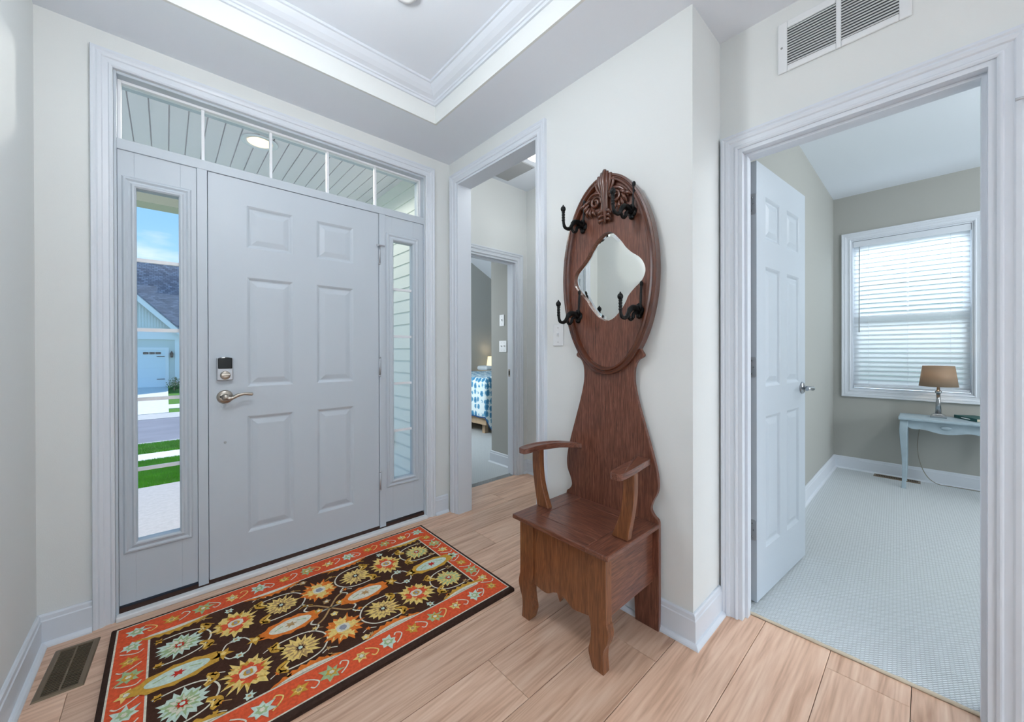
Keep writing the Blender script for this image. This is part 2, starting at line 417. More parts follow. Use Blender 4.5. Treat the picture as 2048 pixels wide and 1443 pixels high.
# ------------------------------------------------------------------ floor of planks
floor = struct('floor', MB().box(XL-.1, XH, -1.3, YH+.05, -.08, -.016), 'plank_gap', 'light brown oak plank floor of the entry foyer and hall')
PW = .2175
def planks():
    protos = {}
    joints = {9: [-.256, 1.485], 7: [1.16, -.2], 10: [1.02], 8: [.62], 6: [.15, 1.75], 5: [.9], 4: [1.36, .0], 3: [.55], 2: [1.15], 1: [.3]}
    k0 = -6
    for k in range(k0, 13):
        y0 = .037+PW*(k-1); y1 = y0+PW
        yc = (y0+y1)/2
        if yc < YC-.02: a, b = XL, XR2+.07
        elif yc < YF: a, b = XL, XH
        else: a, b = XR+.11, XH
        y1 = min(y1, YH+.03); y0 = max(y0, -1.28)
        if y1-y0 < .02: continue
        js = joints.get(k, [a+random.uniform(.3, 1.2)])
        js = sorted(js); ext = js[:]
        while ext[0]-1.5 > a: ext.insert(0, ext[0]-1.5)
        while ext[-1]+1.5 < b: ext.append(ext[-1]+1.5)
        cuts = [a]+[j for j in ext if a+.05 < j < b-.05]+[b]
        for i in range(len(cuts)-1):
            x0, x1 = cuts[i]+.0006, cuts[i+1]-.0006
            mb = MB(); g = .0009; z = -.0012
            w0, w1 = y0+g, y1-g
            e = .0022
            mb.add([(x0, w0, -.015), (x1, w0, -.015), (x1, w1, -.015), (x0, w1, -.015), (x0, w0, z), (x1, w0, z), (x1, w1, z), (x0, w1, z),
                    (x0+e, w0+e, 0), (x1-e, w0+e, 0), (x1-e, w1-e, 0), (x0+e, w1-e, 0)],
                   [(0,3,2,1),(0,1,5,4),(1,2,6,5),(2,3,7,6),(3,0,4,7),(4,5,9,8),(5,6,10,9),(6,7,11,10),(7,4,8,11),(8,9,10,11)])
            mb.build('plank', 'plank_wood', floor)
planks()
struct('floor_great_room', MB().box(-4.1, XR2, -6.1, -1.3, -.08, 0).box(-4.1, XL-.12, -1.3, -1.2, -.08, 0), 'plank_wood', 'wood floor of the great room behind the foyer')
struct('floor_den', MB().box(XR2+.075, XD+.05, -3.1, YD+.05, -.08, .006), 'carpet', 'pale grey textured carpet of the den beyond the open door')
struct('trim_1', MB().tube([(XR2+.073, y, .004+.0015*random.random()) for y in [(-.16+i*.72/60) for i in range(61)]], [.006+.002*random.random() for _ in range(61)], 6), 'book_paper', 'frayed bound carpet edge at the den doorway')
struct('floor_bedroom', MB().box(1.5, 5.7, YHB-.03, 6.5, -.08, .006), 'carpet', 'pale carpet of the bedroom beyond the hall')

# ------------------------------------------------------------------ walls
DU = (-.168, 1.352, -.02, 2.405)       # entry unit rough opening
struct('wall_front', wall(MB(), 1, YF, YFO, XL-.12, XR, 0, ZC+.25, [DU]), 'paint_foyer', 'off-white front wall around the entry door unit')
struct('wall_left', MB().box(XL-.12, XL, -1.2, YF, 0, ZC), 'paint_foyer', 'off-white wall at the edge of the foyer beside the floor register')
OP1 = (1.478, 2.286, -.01, 2.385)
struct('wall_right', wall(MB(), 0, XR, XR+.11, YC, YF, 0, ZH+.1, [OP1]), 'paint_foyer', 'off-white wall behind the hall tree with a cased opening')
struct('wall_right_return', MB().box(XR+.11, XR2, YC, YC+.12, 0, ZH+.1), 'paint_foyer', 'short return of the off-white wall beside the den door')
OP2 = (-.14, .556, -.01, 2.045)
struct('wall_right_near', wall(MB(), 0, XR2, XR2+.06, -6, YC+.12, 0, ZH+.1, [OP2]), 'paint_foyer', 'off-white wall above and beside the den doorway')
struct('wall_den_door', wall(MB(), 0, XR2+.06, XR2B, -3.1, YD, 0, ZH+.1, [OP2]), 'paint_den', 'grey den side of the doorway wall')
struct('wall_back', wall(MB(), 1, -6.1, -6, -4.1, XR2, 0, ZH, [(-3.8, .6, .4, 2.4)]), 'paint_foyer', 'far wall of the great room with an added window opening')
struct('wall_great_room_left', MB().box(-4.2, -4.1, -6.1, -1.2, 0, ZH), 'paint_foyer', 'side wall of the great room')
struct('wall_great_room_front', MB().box(-4.1, XL-.12, -1.2, -1.1, 0, ZH), 'paint_foyer', 'great room wall beside the foyer')
# hall
struct('wall_hall_right', MB().box(XH, XH+.06, YC+.12, YH, 0, ZH), 'paint_foyer', 'off-white side wall of the little hall')
struct('wall_hall_near', MB().box(XR+.11, XH+.06, YC+.06+.12, YC+.2, 0, ZH), 'paint_foyer', 'near end wall of the little hall')
OP3 = (1.70, 2.452, -.01, 2.022)
struct('wall_hall_end', wall(MB(), 1, YH, YH+.055, XR+.0, XH+.06, 0, ZH, [OP3]), 'paint_foyer', 'off-white hall end wall around the bedroom doorway')
struct('wall_hall_front', MB().box(XR, XR+.11, YF, YH, 0, ZH), 'paint_foyer', 'short hall wall beside the porch')
struct('wall_bedroom_door', wall(MB(), 1, YH+.055, YHB, XR+.08, 2.55, 0, 3.4, [OP3]), 'paint_den', 'grey bedroom side of the doorway wall')
struct('wall_bedroom_closet', MB().box(2.55, 3.3, YH+.055, 3.12, 0, 3.2).box(3.3, 5.6, YH+.055, 3.12, 0, 2.48), 'paint_den', 'grey bedroom wall stub with two switch plates')
struct('wall_bedroom_left', MB().box(XS+.03, 1.62, YH, 6.3, 0, 2.52), 'paint_den', 'grey bedroom wall on the porch side')
gab = [(1.5, 0), (5.7, 0), (5.7, 2.44), (3.6, 3.52), (1.5, 2.44)]
struct('wall_bedroom_far', MB().prism(gab, onY(6.3, 1), 0, .15), 'paint_den', 'grey gable wall behind the bed')
struct('wall_bedroom_right', MB().box(5.6, 5.7, YHB, 6.3, 0, 2.5), 'paint_den', 'grey bedroom side wall')
struct('ceiling_bedroom', MB().prism([(1.53, 2.457), (3.6, 3.52), (5.8, 2.39), (5.8, 2.55), (3.6, 3.7), (1.53, 2.62)], onY(YH+.06, 1), 0, 3.85), 'paint_ceiling', 'white vaulted bedroom ceiling')
# den
WIN = (-.262, .507, .79, 2.25)
struct('wall_den_window', wall(MB(), 0, XD, XD+.14, -3.1, YD+.1, 0, ZD, [WIN]), 'paint_den', 'grey den wall around the window with blinds')
struct('wall_den_side', MB().box(XR2B, XD, YD, YD+.1, 0, ZD), 'paint_den', 'grey den wall behind the open door')
struct('wall_den_back', MB().box(XR2B, XD+.14, -3.2, -3.1, 0, ZD), 'paint_den', 'grey den wall opposite')
struct('ceiling_den', MB().box(XR2B-.1, XD+.2, -3.2, YD+.12, ZD, ZD+.12), 'paint_ceiling', 'flat white den ceiling')
struct('ceiling_hall', MB().box(XR+.02, XH+.1, YC+.1, YH+.1, ZH, ZH+.1), 'paint_ceiling', 'white ceiling of the little hall')
struct('ceiling_great_room', MB().box(-4.2, XR2+.06, -6.1, -1.2, ZC, ZC+.1), 'paint_ceiling', 'white great room ceiling')
# foyer ceiling with tray
TX0, TX1, TY0, TY1 = -.065, 1.222, -.55, 2.022
mb = MB().box(XL-.12, TX0, -1.2, YF, ZC, ZC+.06).box(TX1, XR2+.06, -1.2, YC+.1, ZC, ZC+.06).box(TX1, XR+.05, YC+.1, YF, ZC, ZC+.06).box(TX0, TX1, TY1, YF, ZC, ZC+.06).box(TX0, TX1, -1.2, TY0, ZC, ZC+.06)
struct('ceiling', mb, 'paint_ceiling', 'white foyer ceiling border below the tray recess')
struct('ceiling_tray', MB().box(TX0-.02, TX1+.02, TY0-.02, TY1+.02, ZT, ZT+.06), 'paint_ceiling', 'raised white tray ceiling panel')
q = .012
mb = MB().box(TX0, TX0+q, TY0, TY1, ZC, ZT).box(TX1-q, TX1, TY0, TY1, ZC, ZT).box(TX0+q, TX1-q, TY0, TY0+q, ZC, ZT).box(TX0+q, TX1-q, TY1-q, TY1, ZC, ZT)
struct('wall_tray', mb, 'paint_foyer', 'upright cream band around the tray ceiling recess')
CROWN = [(0, .100), (.010, .100), (.012, .112), (.018, .114), (.020, .122), (.040, .132), (.058, .148), (.070, .164), (.074, .170), (.082, .172), (.082, ZT-ZC), (0, ZT-ZC)]
struct('trim_2', MB().sweep([(TX0+q, TY0+q), (TX1-q, TY0+q), (TX1-q, TY1-q), (TX0+q, TY1-q)], CROWN, lambda a, b, d: (a, b, ZC+d), closed=True), 'trim_white', 'white crown moulding around the tray ceiling')
# casings
casing('trim_3', 'white moulded casing around the entry door unit', [(1.352, 0), (1.352, 2.405), (-.168, 2.405), (-.168, 0)], onY(YF, -1), [(-o, d) for o, d in CAS])
casing('trim_4', 'white casing of the tall opening into the hall', [(1.478, 0), (1.478, 2.382), (2.286, 2.382), (2.286, 0)], onX(XR, -1))
casing('trim_5', 'white casing of the den doorway', [(-.14, 0), (-.14, 2.045), (.556, 2.045), (.556, 0)], onX(XR2, -1))
casing('trim_6', 'white casing of the bedroom doorway', [(2.452, 0), (2.452, 2.022), (1.70, 2.022), (1.70, 0)], onY(YH, -1), [(-o, d) for o, d in CAS])
def jamb(name, label, axis, c0, c1, op, t=.016, stop=None):
    a0, a1, _, z1 = op; mb = MB()
    B = (lambda a, b, z0, zz, d0=c0, d1=c1: mb.box(d0, d1, a, b, z0, zz)) if axis == 0 else (lambda a, b, z0, zz, d0=c0, d1=c1: mb.box(a, b, d0, d1, z0, zz))
    B(a0, a0+t, 0, z1); B(a1-t, a1, 0, z1); B(a0+t, a1-t, z1-t, z1)
    if stop:
        d0, d1 = stop; B(a0+t, a0+t+.011, 0, z1-t, d0, d1); B(a1-t-.011, a1-t, 0, z1-t, d0, d1); B(a0+t+.011, a1-t-.011, z1-t-.011, z1-t, d0, d1)
    return struct(name, mb, 'trim_white', label)
jamb('trim_7', 'white jamb lining of the hall opening', 0, XR-.004, XR+.114, (1.478, 2.286, 0, 2.385))
jamb('trim_8', 'white jamb with stop of the den doorway', 0, XR2-.004, XR2B+.004, (-.14, .556, 0, 2.045), stop=(XR2+.03, XR2+.066))
jamb('trim_9', 'white jamb with stop of the bedroom doorway', 1, YH-.004, YHB+.004, (1.70, 2.452, 0, 2.022), stop=(YH+.03, YH+.066))
tag(MB().box(2.432, 2.436, YH+.075, YH+.10, .93, 1.0).box(2.430, 2.4325, YH+.08, YH+.092, .945, .985, 1).build('strike_plate', ['nickel', 'rubber_black']), 'small nickel strike plate on the bedroom door jamb', 'strike plate')
# baseboards
g = .0005
baseboard('baseboard_front', 'white baseboard between the corner and the entry casing', [(-.234, YF-g), (XL+g, YF-g), (XL+g, -1.2)])
baseboard('baseboard_front_right', 'white baseboard piece between the entry casing and the hall casing', [(XR-.024, YF-g), (1.418, YF-g)])
baseboard('baseboard_right', 'white baseboard running past the hall tree and around the corner', [(XR2-.022, YC-g), (XR-g, YC-g), (XR-g, 1.412)], sgn=1)
baseboard('baseboard_den_side', 'white baseboard of the den corner', [(XD-g, -3.0), (XD-g, YD-g), (XR2B+.1, YD-g)])
baseboard('baseboard_hall', 'white baseboard in the little hall', [(XH-g, YC+.25), (XH-g, YH-g), (2.518, YH-g)])
baseboard('baseboard_bedroom', 'white baseboard of the bedroom wall stub', [(2.55-g, YHB+.005), (2.55-g, 3.12+g), (5.5, 3.12+g)])

# ------------------------------------------------------------------ entry door unit
def nest(mb, fn, a0, a1, z0, z1, steps, mi=0):
    """nested rectangles: steps (inset, depth)."""
    vs = []
    for i, d in steps:
        vs += [fn(a0+i, z0+i, d), fn(a1-i, z0+i, d), fn(a1-i, z1-i, d), fn(a0+i, z1-i, d)]
    fs = []
    for k in range(len(steps)-1):
        for j in range(4):
            jj = (j+1) % 4; fs.append((k*4+j, k*4+jj, (k+1)*4+jj, (k+1)*4+j))
    k = (len(steps)-1)*4; fs.append((k, k+1, k+2, k+3))
    return mb.add(vs, fs, mi)
PANEL = [(0, 0), (.006, .003), (.014, .009), (.020, .0095), (.044, .0025), (.048, .002)]
def leaf(parent, w, z0, z1, cols, rows, th=.042, m='door_white'):
    ops = [(c0, c1, r0, r1) for c0, c1 in cols for r0, r1 in rows]
    wall(MB(), 1, 0, th, 0, w, z0, z1, ops).build('door_leaf', m, parent, local=True)
    for c0, c1, r0, r1 in ops:
        mb = nest(MB(), lambda a, b, d: (a, d, b), c0, c1, r0, r1, PANEL)
        nest(mb, lambda a, b, d: (a, th-d, b), c0, c1, r0, r1, PANEL)
        mb.build('door_panel', m, parent, local=True)
DX0, DX1 = .154, 1.017
d1 = empty('door_1', (DX0, YF+.012, 0), 'white six-panel entry door with nickel lever and keypad lock', 'door', kind='structure')
leaf(d1, DX1-DX0, .042, 2.064, [(.158, .372), (.494, .703)], [(.226, .836), (.99, 1.562), (1.716, 1.936)])
# lock with a black battery cover and a thumb turn
lk = MB().box(.030, .097, -.022, 0, 1.028, 1.143).build('keypad_lock', 'steel', d1, bevel=.005, local=True)
lk['label'] = 'keypad deadbolt housing with glossy black cover'
cov = [(.0345, 1.088), (.0925, 1.088), (.0925, 1.141), (.078, 1.1445), (.0635, 1.146), (.049, 1.1445), (.0345, 1.141)]
MB().prism(cov, lambda a, b, d: (a, -.022-d, b), -.002, .006).build('battery_cover', 'black_gloss', lk, bevel=.003, local=True)
MB().lathe([(.021, 0), (.022, -.004), (.019, -.008), (.010, -.010)], (.064, -.022, 1.055), 24, 1).prism([(.046, 1.049), (.082, 1.055), (.084, 1.061), (.046, 1.062)], lambda a, b, d: (a, -.03-d, b), 0, .012).build('thumb_turn', 'nickel', lk, bevel=.002, local=True)
hd = empty('lever_handle', (.064, 0, .945)); hd.parent = d1
MB().lathe([(.034, 0), (.034, -.004), (.029, -.010), (.018, -.012)], (0, 0, 0), 28, 1).build('rosette', 'nickel', hd, local=True)
MB().lathe([(.013, -.008), (.014, -.03), (.017, -.045), (.012, -.052), (.002, -.054)], (0, 0, 0), 20, 1).tube(catmull([(.0, -.044, 0), (.02, -.046, -.006), (.045, -.048, .006), (.075, -.046, .013), (.102, -.044, .010), (.112, -.043, .009)], 5), [.013]*2+[.0115]*4+[.009]*6+[.0075]*5+[.0085]*7+[.006]*2, 10).build('lever', 'nickel', hd, local=True)
MB().lathe([(.004, 0), (.004, -.013), (.003, -.0135)], (-.018, 0, .002), 12, 1).build('lock_button', 'rubber_black', hd, local=True)
MB().lathe([(.0055, 0), (.0055, -.002), (.002, -.004)], (.064, 0, .715), 12, 1).build('door_bolt_cap', 'lead_grey', d1, local=True)
def hinge_front(z, arm):
    h = empty('hinge', (DX1-DX0+.004, 0, z)); h.parent = d1
    MB().tube([(0, -.008, -.055), (0, -.008, .055)], .0065, 10).lathe([(.004, .055), (.0075, .057), (.0075, .062), (.002, .066)], (0, -.008, 0), 10).lathe([(.002, -.066), (.0075, -.062), (.0075, -.057), (.004, -.055)], (0, -.008, 0), 10).build('knuckle', 'steel', h, local=True)
    MB().box(.004, .016, -.004, -.0015, -.05, .05).build('hinge_leaf', 'steel', h, local=True, bevel=.001)
    if arm: MB().tube([(-.012, -.012, .058), (0, -.014, .060), (.03, -.022, .058)], .004, 8).lathe([(.008, 0), (.008, .004)], (-.014, -.016, .058), 10, 1).build('door_stop_pin', 'steel', h, local=True)
for i, z in enumerate((1.80, 1.075, .335)): hinge_front(z, i == 0)
# frame of the unit
FY = YF+.006
mb = MB()
mb.box(-.168, -.158, FY, YFO-.01, 0, 2.405).box(1.342, 1.352, FY, YFO-.01, 0, 2.405).box(-.158, 1.342, FY, YFO-.01, 2.392, 2.405)
mb.box(.112, .151, FY, YFO-.01, .03, 2.066).box(1.020, 1.061, FY, YFO-.01, .03, 2.066)
mb.box(-.158, 1.342, FY, YFO-.01, 2.066, 2.112)
struct('trim_10', mb, 'door_white', 'white frame posts and head rail joining the entry door, sidelights and transom', bevel=.002)
struct('trim_11', MB().box(-.166, 1.350, YF-.026, YF+.012, 0, .022), 'sill_white', 'white sill strip along the foot of the entry unit', bevel=.004)
struct('trim_12', MB().box(-.157, 1.341, YF+.012, YFO, -.01, .040), 'threshold_brown', 'dark brown threshold under the entry door and sidelights')
def sidelight(name, label, x0, x1, g0, g1):
    w = empty(name, (x0, YF, 0), label, 'window', kind='structure')
    gz0, gz1 = .322, 1.908
    wall(MB(), 1, YF+.014, YF+.055, x0, x1, .052, 2.066, [(g0-.006, g1+.006, gz0-.006, gz1+.006)]).build('sidelight_panel', 'door_white', w, bevel=.001)
    fr = [(.004, .043), (0, .043), (0, -.004), (.006, -.010), (.012, -.010), (.018, -.003), (.026, -.001), (.034, -.007), (.040, -.006), (.046, 0), (.046, .004), (.004, .004)]
    MB().sweep([(g0, gz0), (g0, gz1), (g1, gz1), (g1, gz0)], fr, onY(YF+.012, 1), closed=True).build('glazing_frame', 'door_white', w)
    MB().box(g0-.004, g1+.004, YF+.034, YF+.038, gz0-.004, gz1+.004).build('pane', 'window_glass', w)
    for i in range(1, 5 if True else 0):
        z = gz1-(gz1-gz0)*i/5
        z = gz0+(gz1-gz0)*(5-i)/5
        MB().box(g0, g1, YF+.030, YF+.042, z-.008, z+.008).build('muntin', 'bright_white', w)
    return w
sidelight('window_1', 'tall sidelight with view to the street, beside the door lever', -.157, .111, -.098, .046)
sidelight('window_2', 'tall sidelight with view to cream siding, beside the door hinges', 1.062, 1.341, 1.117, 1.258)
w3 = empty('window_3', (-.157, YF, 2.112), 'transom window of five panes above the entry door', 'window', kind='structure')
TG0, TG1, TZ0, TZ1 = -.146, 1.330, 2.118, 2.380
wall(MB(), 1, YF+.05, YF+.085, -.158, 1.342, 2.112, 2.392, [(TG0, TG1, TZ0, TZ1)]).build('transom_frame', 'bright_white', w3, bevel=.002)
mx = [TG0, .139, .430, .724, 1.017, TG1]
for a, b in zip(mx, mx[1:]): MB().box(a+.002, b-.002, YF+.066, YF+.069, TZ0-.003, TZ1+.003).build('pane', 'window_glass', w3)
for x in mx[1:-1]: MB().box(x-.006, x+.006, YF+.055, YF+.078, TZ0, TZ1).build('muntin', 'bright_white', w3)

# ------------------------------------------------------------------ den door and window
d2 = empty('door_2', (1.998, .527, 0), 'white six-panel door standing open into the grey den', 'door', kind='structure', rz=radians(-5.2))
leaf(d2, .672, .016, 2.042, [(.105, .292), (.385, .572)], [(.235, .86), (1.0, 1.57), (1.70, 1.90)], th=.036)
for z in (1.846, 1.095, .345):
    h = empty('hinge', (0, .018, z)); h.parent = d2
    pl = [(.004, -.047), (.030, -.047), (.036, -.041), (.036, .041), (.030, .047), (.004, .047)]
    MB().prism(pl, lambda a, b, d: (-.0005-d, .018-a+.0, b), 0, .003).build('hinge_leaf', 'steel', h, local=True)
    MB().tube([(-.004, .021, -.047), (-.004, .021, .047)], .006, 10).build('knuckle', 'steel', h, local=True)
    for sy, sz in ((-.008, .03), (-.014, 0), (-.008, -.03)):
        MB().lathe([(.0035, 0), (.0035, -.001), (.001, -.0015)], (-.0035, .0+sy+.008, sz), 8, 0).build('screw', 'chrome_dark', h, local=True)
hd = empty('lever_handle', (.615, 0, .965)); hd.parent = d2
for s, y0 in ((-1, 0), (1, .036)):
    MB().lathe([(.033, y0), (.033, y0+s*.005), (.026, y0+s*.011), (.012, y0+s*.013)], (0, 0, 0), 24, 1).build('rosette', 'chrome_dark', hd, local=True)
    MB().tube([(0, y0+s*.008, 0), (0, y0+s*.04, 0), (-.006, y0+s*.05, 0), (-.03, y0+s*.055, .002), (-.07, y0+s*.053, .004), (-.1, y0+s*.05, .0)], [.011, .011, .012, .010, .009, .008], 12).build('lever', 'chrome_dark', hd, local=True)
w4 = empty('window_4', (XD, .12, .79), 'den window with white casing, seen behind the blind', 'window', kind='structure')
MB().sweep([(WIN[0], WIN[2]), (WIN[1], WIN[2]), (WIN[1], WIN[3]), (WIN[0], WIN[3])], [(-o*1.06, d) for o, d in CAS], onX(XD, -1), closed=True).build('casing', 'trim_white', w4)
mb = MB()
for a0, a1, z0, z1 in ((WIN[0], WIN[0]+.012, WIN[2], WIN[3]), (WIN[1]-.012, WIN[1], WIN[2], WIN[3]), (WIN[0]+.012, WIN[1]-.012, WIN[2], WIN[2]+.012), (WIN[0]+.012, WIN[1]-.012, WIN[3]-.012, WIN[3])): mb.box(XD, XD+.14, a0, a1, z0, z1)
mb.build('jamb', 'trim_white', w4)
for z0, z1, x in ((.81, 1.54, XD+.085), (1.50, 2.23, XD+.11)):
    wall(MB(), 0, x, x+.025, WIN[0]+.012, WIN[1]-.012, z0, z1, [(WIN[0]+.055, WIN[1]-.055, z0+.04, z1-.04)]).build('sash', 'bright_white', w4)
    MB().box(x+.010, x+.013, WIN[0]+.05, WIN[1]-.05, z0+.035, z1-.035).build('pane', 'window_glass', w4)
MB().box(XD+.112, XD+.128, .115, .13, 1.54, 2.19).build('muntin', 'bright_white', w4)
bl = empty('window_blind', (XD+.04, .12, 2.235), 'white two-inch slat blind lowered over the den window', 'blind')
BY0, BY1 = WIN[0]+.016, WIN[1]-.016
MB().box(XD+.004, XD+.016, BY0-.002, BY1+.002, 2.178, 2.236).box(XD+.016, XD+.07, BY0, BY1, 2.19, 2.234).build('valance', 'trim_white', bl, bevel=.004)
sl = MB(); n = 5; th = .0028; rows = []
for i in range(n):
    t = i/(n-1)-.5; rows.append((t*.05, .0025*(1-4*t*t)))
vs = [(x, y, z+k) for k in (0, -th) for y in (BY0-.12+.003, BY1-.12-.003) for x, z in rows]
fs = []
for i in range(n-1): fs += [(i, i+1, n+i+1, n+i), (2*n+i, 3*n+i, 3*n+i+1, 2*n+i+1), (i, 2*n+i, 2*n+i+1, i+1), (n+i, n+i+1, 3*n+i+1, 3*n+i)]
fs += [(0, n, 3*n, 2*n), (n-1, 3*n-1, 4*n-1, 2*n-1)]
sl.add(vs, fs, 0, False)
z = 2.168; first = None
while z > .86:
    if first is None:
        first = sl.build('slat', 'blind_slat', bl, local=True); o = first
    else: o = inst(first, bl)
    o.location = (0, 0, z-2.235); o.rotation_euler = (0, radians(38 if z > 1.52 else 52), 0)
    z -= .0432
MB().box(XD+.016, XD+.066, BY0+.003, BY1-.003, .812, .832).build('bottom_rail', 'trim_white', bl, bevel=.003)
for y in (BY0+.11, .12, BY1-.11): MB().tube([(XD+.018, y, 2.19), (XD+.018, y, .83)], .0012, 5).build('ladder_cord', 'bright_white', bl)
MB().tube([(XD+.008, BY1-.045, 2.18), (XD+.006, BY1-.043, 1.35)], .004, 6).build('tilt_wand', 'lead_grey', bl)

# ------------------------------------------------------------------ hall tree
HB = XR-.040          # front face of the back board
HC = .999           # its centre line along the wall
ht = empty('hall_tree', (1.35, HC, 0), 'antique dark oak hall tree bench with oval mirror back and iron hooks', 'hall tree')
ax = onX(HB, -1)
half = [(.244, 0), (.246, .12), (.246, .30), (.246, .44), (.243, .462), (.224, .478), (.211, .502), (.219, .535), (.238, .575), (.243, .615), (.236, .67), (.214, .75), (.186, .84), (.158, .93), (.140, 1.0), (.133, 1.05), (.137, 1.10), (.152, 1.13), (.176, 1.145), (.180, 1.156), (.170, 1.172), (.155, 1.20), (.12, 1.24)]
hs = half[:4]+catmull(half[3:], 4)[1:]
poly = [(HC-w, z) for w, z in hs]+[(HC+w, z) for w, z in hs[::-1]]+[(HC+.138, 0), (HC+.132, .13), (HC-.132, .13), (HC-.138, 0)]
MB().prism(poly, lambda a, b, d: (HB+d, a, b), 0, .020).build('back_board', 'oak_vertical', ht, bevel=.002)
EA, EB, EZ = .247, .459, 1.522
N = 120
def ell(k, a): return HC+EA*k*cos(a), EZ+EB*k*sin(a)
MC = (HC-.001, 1.513)
_mo = [(-.028, 1.714), (-.059, 1.684), (-.083, 1.655), (-.100, 1.631), (-.128, 1.603), (-.164, 1.576), (-.185, 1.546), (-.192, 1.511), (-.176, 1.474), (-.143, 1.447), (-.112, 1.416), (-.100, 1.392), (-.074, 1.355), (-.035, 1.320), (.004, 1.311),
       (.044, 1.328), (.071, 1.356), (.098, 1.390), (.112, 1.413), (.146, 1.447), (.178, 1.484), (.190, 1.524), (.178, 1.560), (.135, 1.598), (.108, 1.627), (.091, 1.652), (.060, 1.687), (.022, 1.714), (-.003, 1.720)]
_mp = sorted((atan2(z-MC[1], HC+y-MC[0]) % (2*pi), math.hypot(z-MC[1], HC+y-MC[0])) for y, z in catmull(_mo, 5, closed=True))
_mp = [(_mp[-1][0]-2*pi, _mp[-1][1])]+_mp+[(_mp[0][0]+2*pi, _mp[0][1])]
def foil(a, s=1.0):
    a %= 2*pi
    for (a0, r0), (a1, r1) in zip(_mp, _mp[1:]):
        if a0 <= a <= a1:
            r = r0+(r1-r0)*(a-a0)/max(1e-9, a1-a0); break
    r = r*s if s >= 1 else r-.2*(1-s)
    return MC[0]+cos(a)*r, MC[1]+sin(a)*r
# oval panel with a hole for the mirror
vs = []; fs = []
for i in range(N):
    a = 2*pi*i/N
    o_ = ell(.93, a); f_ = foil(a)
    vs += [(HB-.006, *o_), (HB-.006, *f_), (HB+.016, *f_), (HB+.016, *o_)]
for i in range(N):
    j = (i+1) % N
    fs += [(4*i, 4*i+1, 4*j+1, 4*j), (4*i+1, 4*i+2, 4*j+2, 4*j+1), (4*i+3, 4*i, 4*j, 4*j+3), (4*i+2, 4*i+3, 4*j+3, 4*j+2)]
MB().add(vs, fs).build('oval_panel', 'oak_vertical', ht)
rim = [(1.0, -.020), (1.0, .018), (.995, .022), (.965, .024), (.955, .021), (.945, .021), (.925, .027), (.900, .027), (.885, .019), (.875, .006), (.875, 0.0), (.93, -.014)]
vs = []; fs = []; k = len(rim)
for i in range(N):
    a = 2*pi*i/N
    for q, d in rim:
        # keep the moulding the same width all round
        dx = (1-q)*EA*1.15
        y, z_ = HC+(EA-dx)*cos(a), EZ+(EB-dx)*sin(a)
        vs.append((HB-d, y, z_))
for i in range(N):
    j = (i+1) % N
    for q in range(k): qq = (q+1) % k; fs.append((i*k+q, j*k+q, j*k+qq, i*k+qq))
MB().add(vs, fs, 0, False).build('oval_rim', 'oak_carved', ht)
mr = MB(); P0 = [foil(2*pi*i/N, 1.0) for i in range(N)]; P1 = [foil(2*pi*i/N, .90) for i in range(N)]
mr.add([(HB+.0075, *p) for p in P0]+[(HB+.0055, *p) for p in P1], [tuple(N+i for i in range(N))[::-1]]+[(i, N+i, N+(i+1) % N, (i+1) % N) for i in range(N)])
o = mr.build('mirror', 'mirror_silver', ht); o['label'] = 'bevelled quatrefoil mirror set in the oval panel'
# carved acanthus crest
cr = MB(); XQ = HB-.020
def vine(pts, r, sq=(.8, 1, 1)): cr.tube(catmull([(XQ+(p[2] if len(p) > 2 else 0), HC+p[0], p[1]) for p in pts], 5), r, 8, squash=sq)
def taper(n, a, b, c): return [a+(b-a)*min(1, 2*i/(n-1)) if i < n/2 else b+(c-b)*(2*i/(n-1)-1) for i in range(n)]
vine([(0, 2.0), (0, 1.96, -.012), (0, 1.90, -.006), (0, 1.82), (0, 1.76, .004)], taper(21, .010, .015, .006))
for s in (-1, 1):
    vine([(s*.012, 1.99), (s*.016, 1.95, -.008), (s*.012, 1.90, -.003), (s*.013, 1.80)], taper(16, .010, .010, .004))
    vine([(s*.030, 1.978), (s*.030, 1.945, -.004), (s*.018, 1.90)], taper(11, .010, .009, .004))
    vine([(s*.048, 1.955), (s*.042, 1.925), (s*.020, 1.885)], taper(11, .009, .008, .004))
    # scroll
    sp = []
    for t in range(15):
        a = s*(-.2)+t*.62; r = .030*(1-t/19)
        sp.append((s*(.052)+s*-1*r*cos(a)*1.0, 1.868+r*sin(a), .006-.006*t/15))
    vine([(s*.016, 1.92)]+sp, taper(76, .006, .008, .006))
    # leaf fringe sweeping outward
    for i, (y, z_, ln, an) in enumerate(((.080, 1.885, .045, -40), (.088, 1.868, .048, -58), (.085, 1.85, .046, -75), (.075, 1.84, .042, -92), (.10, 1.872, .042, -30), (.060, 1.836, .035, -108))):
        a = radians(an); vine([(s*y, z_), (s*(y+ln*.5*cos(a)+.004), z_+ln*.5*sin(a), -.006), (s*(y+ln*cos(a)), z_+ln*sin(a), .004)], taper(11, .005, .009, .002))
    vine([(s*.022, 1.90), (s*.060, 1.905, -.004), (s*.095, 1.885), (s*.118, 1.85)], taper(16, .005, .008, .003))
    for i, (z_, ln) in enumerate(((1.815, .04), (1.795, .038), (1.775, .028))):
        vine([(s*.008, z_), (s*.024, z_-.004, -.006), (s*(.010+ln*.6), z_-ln*.55)], taper(11, .005, .009, .003))
cr.build('carved_crest', 'oak_carved', ht)
